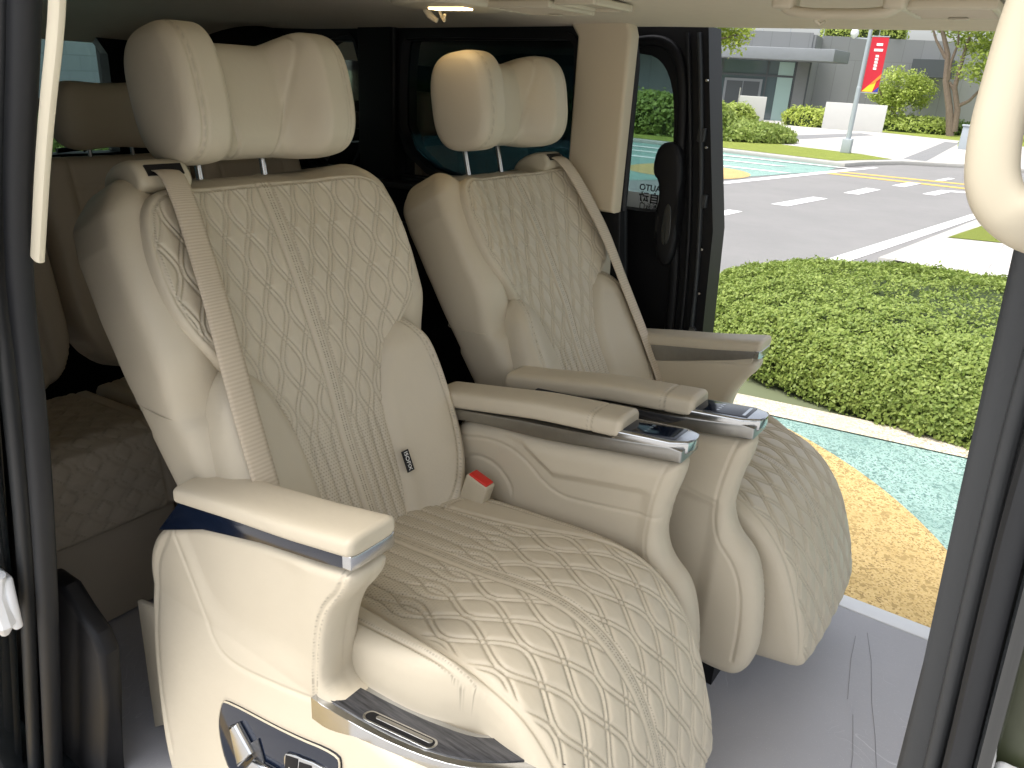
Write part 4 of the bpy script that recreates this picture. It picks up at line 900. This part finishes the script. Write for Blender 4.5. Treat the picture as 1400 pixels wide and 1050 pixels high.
sheet('pavement_band',[(-4.15,26.0),(-3.5,25.9),(-4.3,40.2),(-4.9,40.4)],GZ+.099,band); sheet('pavement_band',[(-10.2,31.4),(-9.0,29.9),(-8.0,41.1),(-8.9,42.4)],GZ+.099,band)
sheet('lawn',[(-40,27.2),(-9,23.3),(-5.2,22.5),(-4.9,23.6),(-4.3,25.3),(-5.4,26.3),(-8.2,27.4),(-8.9,31.8),(-14,36),(-40,44)],GZ+.103,lawn)
sheet('lawn',[(-12.2,44.8),(-8.6,45.5),(-5.1,43.2),(-3.6,42.4),(8,40),(14,60),(-10,60)],GZ+.103,lawn)
# near pavement corner behind the round hedge
raised('kerb',[(-1.48,9.2),(-1.32,9.2),(-.80,13.8),(-.62,14.2),(-.78,14.4),(-.96,13.9)],GZ-.02,GZ+.09,kerbm,.012)
sheet('pavement',[(-1.33,9.2),(6,8.2),(6,14.4),(-.70,14.2),(-.82,13.6)],GZ+.085,paving)
sheet('lawn',[(-1.08,11.4),(-.30,11.65),(3,12.2),(3,14.2),(-.70,14.0)],GZ+.092,lawn)
# ============================================================ VEGETATION
def leaves(name,centres,m,size,parent=None,per=6,spread=.03,seed=1,up=.5,outn=None):
    g=np.random.default_rng(seed); c=np.asarray(centres); n=len(c)*per
    P=np.repeat(c,per,0)+g.normal(0,spread,(n,3)); 
    if outn is not None: base=np.repeat(outn,per,0)+g.normal(0,.55,(n,3))
    else: base=g.normal(0,1,(n,3)); base[:,2]=abs(base[:,2])+up
    base/=np.linalg.norm(base,axis=1)[:,None]; r=g.normal(0,1,(n,3)); u=np.cross(base,r); u/=np.linalg.norm(u,axis=1)[:,None]; v=np.cross(base,u)
    sz=size*g.uniform(.6,1.3,n)[:,None]
    V=np.stack([P-u*sz*.0-v*sz,P+u*sz*.55+base*sz*.12,P+v*sz,P-u*sz*.55+base*sz*.12],1).reshape(-1,3)
    tone=np.repeat(np.clip(np.repeat(g.uniform(0,1,len(c)),per)*.5+g.uniform(0,.5,n),0,1),4)
    Q=np.arange(n*4).reshape(-1,4); return mk(name,V,Q,m,parent,False,{'tone':tone})
def bush(name,cx,cy,rx,ry,z0,h,m,n,size,label,cat='hedge',group=None,ex=2.6,seed=3,per=6,lump=.03):
    root=empty(name,(0,0,0),label=label,cat=cat,group=group); g=np.random.default_rng(seed)
    a=g.uniform(0,2*math.pi,n); u=g.uniform(0,1,n)**.6
    # dome surface incl. steep sides
    k=(abs(np.cos(a))**ex+abs(np.sin(a))**ex)**(-1/ex); ph=u*math.pi/2
    rr=np.sin(ph)**(.55); X=cx+rx*k*np.cos(a)*rr; Y=cy+ry*k*np.sin(a)*rr; Zz=z0+h*np.cos(ph)**.62
    N=np.stack([np.cos(a)*np.sin(ph),np.sin(a)*np.sin(ph),np.cos(ph)+.3],1); N/=np.linalg.norm(N,axis=1)[:,None]
    lp=lump*(np.sin(X*17+Y*5)*np.sin(Y*19-X*7)+np.sin(X*6.1)*np.cos(Y*7.3)); Pn=np.stack([X,Y,Zz],1)+N*lp[:,None]+g.normal(0,lump*.35,(n,3))
    leaves('foliage',Pn,m,size,root,per,size*.9,seed,outn=N)
    V=[];F=[]; na=40;nr=10
    for i in range(nr+1):
        p=i/nr*math.pi/2
        for j in range(na):
            t=2*math.pi*j/na; kk=(abs(math.cos(t))**ex+abs(math.sin(t))**ex)**(-1/ex); q=math.sin(p)**.55
            V.append((cx+(rx-lump*1.5)*kk*math.cos(t)*q,cy+(ry-lump*1.5)*kk*math.sin(t)*q,z0+(h-lump*1.6)*math.cos(p)**.62))
    for i in range(nr):
        for j in range(na): F.append((i*na+j,i*na+(j+1)%na,(i+1)*na+(j+1)%na,(i+1)*na+j))
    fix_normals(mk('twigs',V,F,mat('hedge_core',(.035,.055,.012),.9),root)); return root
bush('round_hedge',.02,5.98,2.25,1.55,GZ,.475,leaf_h,42000,.0135,'big round clipped hedge just outside the far doorway, in front of the road','hedge',ex=2.3,seed=5,per=6,lump=.022)
b=MB()
bl=[(-.52,4.62,-.30),(-.42,4.60,-.24)]
root=empty('low_hedge',(0,0,0),label='low rounded hedge on the lawn left of the lamp post',cat='hedge'); 
kill(root)
bush('low_hedge',-12.6,28.4,4.4,2.6,GZ+.1,.55,leaf_h,6000,.07,'low rounded hedge on the lawn left of the lamp post',ex=2.2,seed=8,per=5,lump=.05)
def shrub_at(px,py,d,rx,h,m,label,seed,size=.08,n=700,nm='shrub'):
    p=at(px,py,d); return bush(nm,p.x,p.y,rx,rx*.6,GZ+.1,h,m,n,size,label,'shrub',ex=2,seed=seed,per=5,lump=.06)
shrub_at(992,182,37,1.2,1.0,leaf_t,'bright shrub left of the small white board',11)
shrub_at(1110,172,47.5,1.6,.9,leaf_y,'yellow green shrub between the doorway and the wide white board',12)
shrub_at(1240,178,50,2.2,.75,leaf_t,'row of low shrubs under the round tree beside the wall',13,n=900)
shrub_at(1285,180,51,1.8,.65,leaf_d,'dark low shrubs at the foot of the tall tree',14)
shrub_at(1345,190,36,.7,.6,leaf_t,'small bright shrub right of the grey bollard',15,n=400)
def tree(name,base,trunks,clumps,m,label,seed,lsize,n,spread=.8,r0_=.12):
    root=empty(name,tuple(base),label=label,cat='tree',group=None); g=np.random.default_rng(seed); B=np.array(base)
    b=MB()
    for t in trunks:
        k=len(t); b.tube([Vector(p)-Vector(base) for p in t[0]],list(np.linspace(t[1],t[2],len(t[0]))),9)
    b.build('trunk',bark,root)
    cs=[]
    for c,r in clumps:
        q=g.normal(0,1,(int(n*r*r),3)); q/=np.linalg.norm(q,axis=1)[:,None]; q*=(g.uniform(.25,1,len(q))**.45)[:,None]*r*np.array([1,1,.75]); cs.append(np.array(c)+q)
    P=np.concatenate(cs)-B; o=leaves('crown',P,m,lsize,root,4,lsize*1.3,seed); return root
# round small tree before the wall
tb=at(1222,172,50); tb.z=GZ+.1
def A3(px,py,d): p=at(px,py,d); return (p.x,p.y,p.z)
g=np.random.default_rng(4); cl=[]
for k in range(26):
    a=g.uniform(0,6.28); r=g.uniform(0,1)**.6; cl.append((A3(1232+34*r*math.cos(a),126+27*r*math.sin(a),50+g.uniform(-1.0,1.0)),g.uniform(.42,.75)))
tree('round_tree',tb,[([tuple(tb),A3(1223,155,50),A3(1226,140,50)],.09,.05),([A3(1223,155,50),A3(1205,130,49.5),A3(1200,115,49)],.05,.02),([A3(1223,153,50),A3(1240,130,50.5),A3(1252,112,50)],.05,.02),([A3(1226,142,50),A3(1228,110,50)],.045,.015)],cl,leaf_t,'small round yellow green tree between the red banner and the tall tree',21,.085,190)
tb=at(1300,181,48); tb.z=GZ+.1
cl=[(A3(px,py,48+g.uniform(-1.5,1.5)),r) for px,py,r in ((1318,48,.6),(1335,60,.8),(1352,52,.9),(1370,62,.9),(1345,82,.6),(1362,92,.8),(1325,96,.55),(1340,104,.5),(1308,98,.4),(1380,100,.9),(1395,80,1.1),(1300,30,.9),(1330,15,1.2),(1370,10,1.3),(1270,10,.8),(1400,30,1.4),(1320,-30,1.5),(1365,-40,1.7),(1290,-20,1.1),(1410,-20,1.6))]
tree('tall_tree',tb,[([tuple(tb),A3(1298,150,48),A3(1293,110,48),A3(1296,75,48),A3(1288,40,48),A3(1280,0,48)],.20,.07),([A3(1304,180,48),A3(1309,150,48),A3(1305,120,48),A3(1312,95,48),A3(1322,60,48),A3(1340,20,48)],.17,.05),([A3(1310,145,48),A3(1325,138,48),A3(1345,118,48),A3(1372,95,48)],.10,.04),([A3(1296,110,48),A3(1300,85,48),A3(1310,60,48),A3(1312,20,48)],.10,.03),([A3(1293,80,48),A3(1280,55,48),A3(1270,20,48)],.09,.03),([A3(1305,125,48),A3(1298,112,48)],.08,.07)],cl,leaf_t,'tall tree with bare forked trunks beside the grey wall at the right',22,.10,150)
tb=at(940,190,33); tb.z=GZ+.1
cl=[(A3(px,py,33+g.uniform(-.8,.8)),r) for px,py,r in ((992,52,.42),(1004,58,.38),(1014,44,.36),(1000,40,.40),(1022,47,.22),(1018,34,.25),(1010,62,.16),(975,45,.7),(950,40,.9),(925,20,1.1),(990,10,1.0),(960,-10,1.3),(930,60,.8),(1010,5,.6))]
tree('yellow_tree',tb,[([tuple(tb),A3(940,120,33),A3(945,60,33),A3(955,0,33)],.15,.06),([A3(945,75,33),A3(975,55,33),A3(1008,48,33)],.07,.02)],cl,leaf_y,'yellow leaved branch hanging into view at the top left of the doorway opening',23,.085,230)
for i,(px,py,d,r,h) in enumerate(((880,178,30,3.2,1.3),(560,195,26,4,1.2),(700,190,27,3.5,1.2),(440,90,26,3,2.4),(90,200,17.5,3.0,.45))):
    p=at(px,py,d); bush('hedge_row',p.x,p.y,r,1.3,GZ+.1,h,leaf_d if i!=0 else leaf_h,2600 if i!=4 else 9000,.085 if i!=4 else .035,['clipped green hedge seen through the sliding door glass','dark hedge behind the tinted side window on its left part','dark hedge behind the tinted side window on its right part','green hedge seen through the small rear quarter window','green hedge seen through the rear window'][i],ex=3,seed=40+i,per=5,lump=.06)
# ============================================================ BUILDING
def vwall(mb,p,q,z0,z1,mi=0,th=.3):
    p=Vector((p[0],p[1],0)); q=Vector((q[0],q[1],0)); d=(q-p).normalized(); n=Vector((-d.y,d.x,0))*th
    v=[(p.x,p.y,z0),(q.x,q.y,z0),(q.x,q.y,z1),(p.x,p.y,z1),(p.x+n.x,p.y+n.y,z0),(q.x+n.x,q.y+n.y,z0),(q.x+n.x,q.y+n.y,z1),(p.x+n.x,p.y+n.y,z1)]
    mb.add(v,[(0,1,2,3),(5,4,7,6),(3,2,6,7),(0,4,5,1),(1,5,6,2),(4,0,3,7)],mi)
def uvbox(o):
    me=o.data; uv=me.uv_layers.new(name='uv')
    for p in me.polygons:
        n=p.normal
        t=Vector((-n.y,n.x,0)); 
        if t.length<.1: t=Vector((1,0,0))
        t.normalize()
        for li in p.loop_indices:
            co=me.vertices[me.loops[li].vertex_index].co; uv.data[li].uv=(co.dot(t),co.z if abs(n.z)<.5 else co.y)
bd=empty('gallery_building',(-16,55,GZ),label='long grey stone clad building with dark entrance canopy behind the plaza',cat='building')
bd.location=(0,0,0)
A_=(-15.0,54.9); d_=Vector((5.93,2.73)).normalized(); B_=(A_[0]+d_.x*40,A_[1]+d_.y*40)
b=MB(); vwall(b,A_,B_,GZ,4.75); o=b.build('wall',stone,bd,False); uvbox(o)
L0=(-19.9,50.2); L1=(-14.5,52.0); dl=(Vector(L1)-Vector(L0)).normalized(); Lf=(L0[0]-dl.x*45,L0[1]-dl.y*45)
b=MB(); vwall(b,Lf,(L0[0]+dl.x*.6,L0[1]+dl.y*.6),GZ,3.1); vwall(b,Lf,(L1[0]-.25,L1[1]-.1),3.1,4.7); o=b.build('entrance_wall',stone,bd,False); uvbox(o)
b=MB(); vwall(b,(L1[0]-.1,L1[1]),A_,GZ,4.6,th=.25); o=b.build('return_wall',stone,bd,False); uvbox(o)
b=MB(); cp=[Lf,(L1[0]+1.9,L1[1]+.55),(L1[0]+1.7,L1[1]-2.2),(L1[0]-1.2,L1[1]-2.6),(Lf[0]+.8,Lf[1]-2.6)]; b.prism(cp,lambda a,c,d:(a,c,d),3.05,3.72,bev=.03); b.build('canopy',fascia,bd)
def facepts(u,z,off=.12): 
    return (L0[0]+dl.x*u+dl.y*off,L0[1]+dl.y*u-dl.x*off,z)
def facebox(name,u0,u1,z0,z1,o0,o1,m,parent=bd):
    b=MB(); v=[facepts(u,z,o_) for o_ in (o0,o1) for u,z in ((u0,z0),(u1,z0),(u1,z1),(u0,z1))]; b.add(v,[(0,1,2,3),(7,6,5,4),(0,4,5,1),(1,5,6,2),(2,6,7,3),(3,7,4,0)]); o=b.build(name,m,parent,False); fix_normals(o); return o
facebox('glazing',-2,5.6,GZ,3.05,.02,.05,bglass); 
for u in (-1.2,.35,3.1,4.75,5.55): facebox('mullion',u-.05,u+.05,GZ,3.05,.051,.14,frame_m)
facebox('transom',-2,5.6,2.12,2.24,.052,.13,frame_m)
dr=facebox('door',.6,2.9,GZ,1.95,.06,.16,fascia); facebox('door_leaf',.75,1.72,GZ,1.8,.161,.19,frame_m,dr); facebox('door_leaf',1.78,2.75,GZ,1.8,.161,.19,frame_m,dr); facebox('door_handle',1.60,1.68,.3,1.4,.195,.24,steel,dr)
facebox('glass_panel',3.75,4.65,GZ,3.0,.056,.10,bglass_l); facebox('pier',4.8,5.5,GZ,3.04,.052,.2,stone)
b=MB()
def rail(p,q,z0,z1,step=1.6):
    p=Vector((p[0],p[1]));q=Vector((q[0],q[1])); L=(q-p).length; k=int(L/step)
    b.tube([(p.x,p.y,z1),(q.x,q.y,z1)],.03,6)
    for i in range(k+1): c=p+(q-p)*i/k; b.tube([(c.x,c.y,z0),(c.x,c.y,z1)],.025,6)
rail(A_,B_,4.75,5.9); rail(Lf,(L1[0],L1[1]),4.7,5.8); b.build('roof_railing',pole_m,bd)
b=MB(); b.box((-9.6,55.6,2.6),(-7.4,57.6,3.6)); b.build('wall_box',frame_m,bd)
# roof garden behind rail
p=Vector((-13.2,57.5)); bush('roof_shrub',p.x,p.y,2.6,1.2,4.7,1.3,leaf_t,700,.10,'pale green shrubs on the roof terrace behind the glass railing','shrub',ex=2,seed=71,per=5,lump=.08)
# second pale building seen through the rear window
b2=empty('pale_building',(0,0,0),label='pale panelled building seen through the rear window',cat='building')
p=at(60,20,34); q=at(200,60,40); dd=Vector((q.x-p.x,q.y-p.y)).normalized(); b=MB(); vwall(b,(p.x-dd.x*25,p.y-dd.y*25),(q.x+dd.x*8,q.y+dd.y*8),GZ,12); o=b.build('wall',stone_l,b2,False); uvbox(o)
# ============================================================ STREET FURNITURE
def board(name,px,d,wpx,hm,label,dep=.25,tilt=0):
    l=at(px,180,d); r=at(px+wpx,180,d); l=Vector((l.x,l.y)); r=Vector((r.x,r.y)); n=(r-l).normalized(); m_=Vector((-n.y,n.x))*dep; b=MB()
    b.prism([(l.x,l.y),(r.x,r.y),(r.x+m_.x,r.y+m_.y),(l.x+m_.x,l.y+m_.y)],lambda a,c,d:(a,c,d),GZ+.09,GZ+.1+hm,bev=.02); return tag(b.build(name,conc),label,'board')
board('sign_board',1004,37.5,37,1.42,'small upright white board in front of the building entrance',.5)
board('sign_board',1122,46,84,1.32,'wide low white board behind the lamp post',.3)
bo=MB(); p=at(1316,205,35.1); n=.22; bo.box((p.x-.17,p.y-.12,GZ+.09),(p.x+.17,p.y+.12,GZ+.92),bev=.015); bo.box((p.x-.21,p.y-.16,GZ+.921),(p.x+.21,p.y+.16,GZ+.99),bev=.015); tag(bo.build('bollard',pole_m),'square grey bollard light on the pavement edge at the right','bollard')
lp=empty('lamp_post',(0,0,0),label='leaning grey lamp post carrying a red banner and a white camera',cat='lamp post')
pb=at(1155,213,26.8); pb.z=GZ+.1; lp.location=pb
X=Vector((math.cos(.22),math.sin(.22),0))
b=MB(); b.box((-.14,-.14,0),(.14,.14,.42),bev=.02); b.build('base',pole_m,lp)
b=MB(); b.tube([(0,0,.42),(0,0,1.9),(0,0,1.91),(0,0,5.6)],[.075,.068,.058,.045],14); b.build('pole',pole_m,lp)
b=MB(); b.tube([tuple(X*0+Vector((0,0,3.75))),tuple(X*1.0+Vector((0,0,3.80)))],.035,8); b.box((X.x*.9,X.y*.9-.08,3.76),(X.x*1.6,X.y*1.6+.08,3.83),bev=.02); b.build('lamp_arm',pole_m,lp)
zb0,zb1=1.78,3.28
b=MB(); b.tube([(0,0,zb1+.02),tuple(X*.55+Vector((0,0,zb1+.02)))],.015,6); b.tube([(0,0,zb0-.02),tuple(X*.55+Vector((0,0,zb0-.02)))],.015,6); br=b.build('banner_bracket',pole_m,lp)
ban=empty('banner',(0,0,0)); bpy.data.objects.remove(ban)
def bq(name,pts,off,m,parent):
    b=MB(); nrm=Vector((X.y,-X.x,0)); b.prism(pts,lambda a,c,d:tuple(X*(.08+a)+Vector((0,0,zb0+c))+nrm*d),off,off+.006); return b.build(name,m,parent,False)
bn=bq('banner',[(0,0),(.46,0),(.46,1.5),(0,1.5)],0,banner_r,lp)
bq('banner_flash',[(0.01,.01),(.30,.01),(.36,.30),(.22,.24)],.007,banner_y,bn); bq('banner_flash',[(.18,.20),(.46,.52),(.46,.40),(.30,.24)],.0135,banner_o,bn); bq('banner_flash',[(.31,.01),(.455,.01),(.455,.16)],.007,banner_b,bn)
for k in range(5): bq('banner_mark',[(.20-.0*k,.62+.085*k),(.29,.62+.085*k),(.28,.685+.085*k),(.19,.685+.085*k)],.007,white_ink,bn)
bq('banner_mark',[(.12,1.12),(.36,1.12),(.36,1.19),(.12,1.19)],.007,white_ink,bn); bq('banner_mark',[(.16,1.27),(.33,1.27),(.33,1.34),(.16,1.34)],.007,white_ink,bn)
cm=empty('camera_bracket',(0,0,0)); bpy.data.objects.remove(cm)
b=MB(); b.tube([(0,0,3.22),tuple(X*-.42+Vector((0,0,3.24)))],.02,6); b.build('camera_arm',pole_m,lp)
b=MB(); c=X*-.42+Vector((0,0,3.36)); b.tube([tuple(c+Vector((0,0,-.14))),tuple(c+Vector((0,0,-.06))),tuple(c),tuple(c+Vector((0,0,.09))),tuple(c+Vector((0,0,.13)))],[.03,.10,.12,.10,.03],14); b.build('security_camera',white_pl,lp)
b=MB(); lc=at(1273,562,4.62); V=[];Fq=[]
for k in range(9):
    u=k/8; w=.055*math.sin(math.pi*min(1,u*.93+.06))**.7; p=lc+Vector((-.10+.20*u,-.04+.02*u,.02-.05*(u-.5)**2*4+.02)); V+=[tuple(p+Vector((.1*w,-w,-.25*w))),tuple(p),tuple(p+Vector((-.1*w,w*.8,.45*w)))]
for k in range(8):
    for j in range(2): Fq.append((3*k+j,3*k+j+1,3*k+4+j,3*k+3+j))
b.add(V,Fq); lf=b.build('broad_leaf',mat('fresh_leaf',(.36,.50,.12),.45)); tag(lf,'single large bright leaf resting on the front edge of the round hedge','leaf')
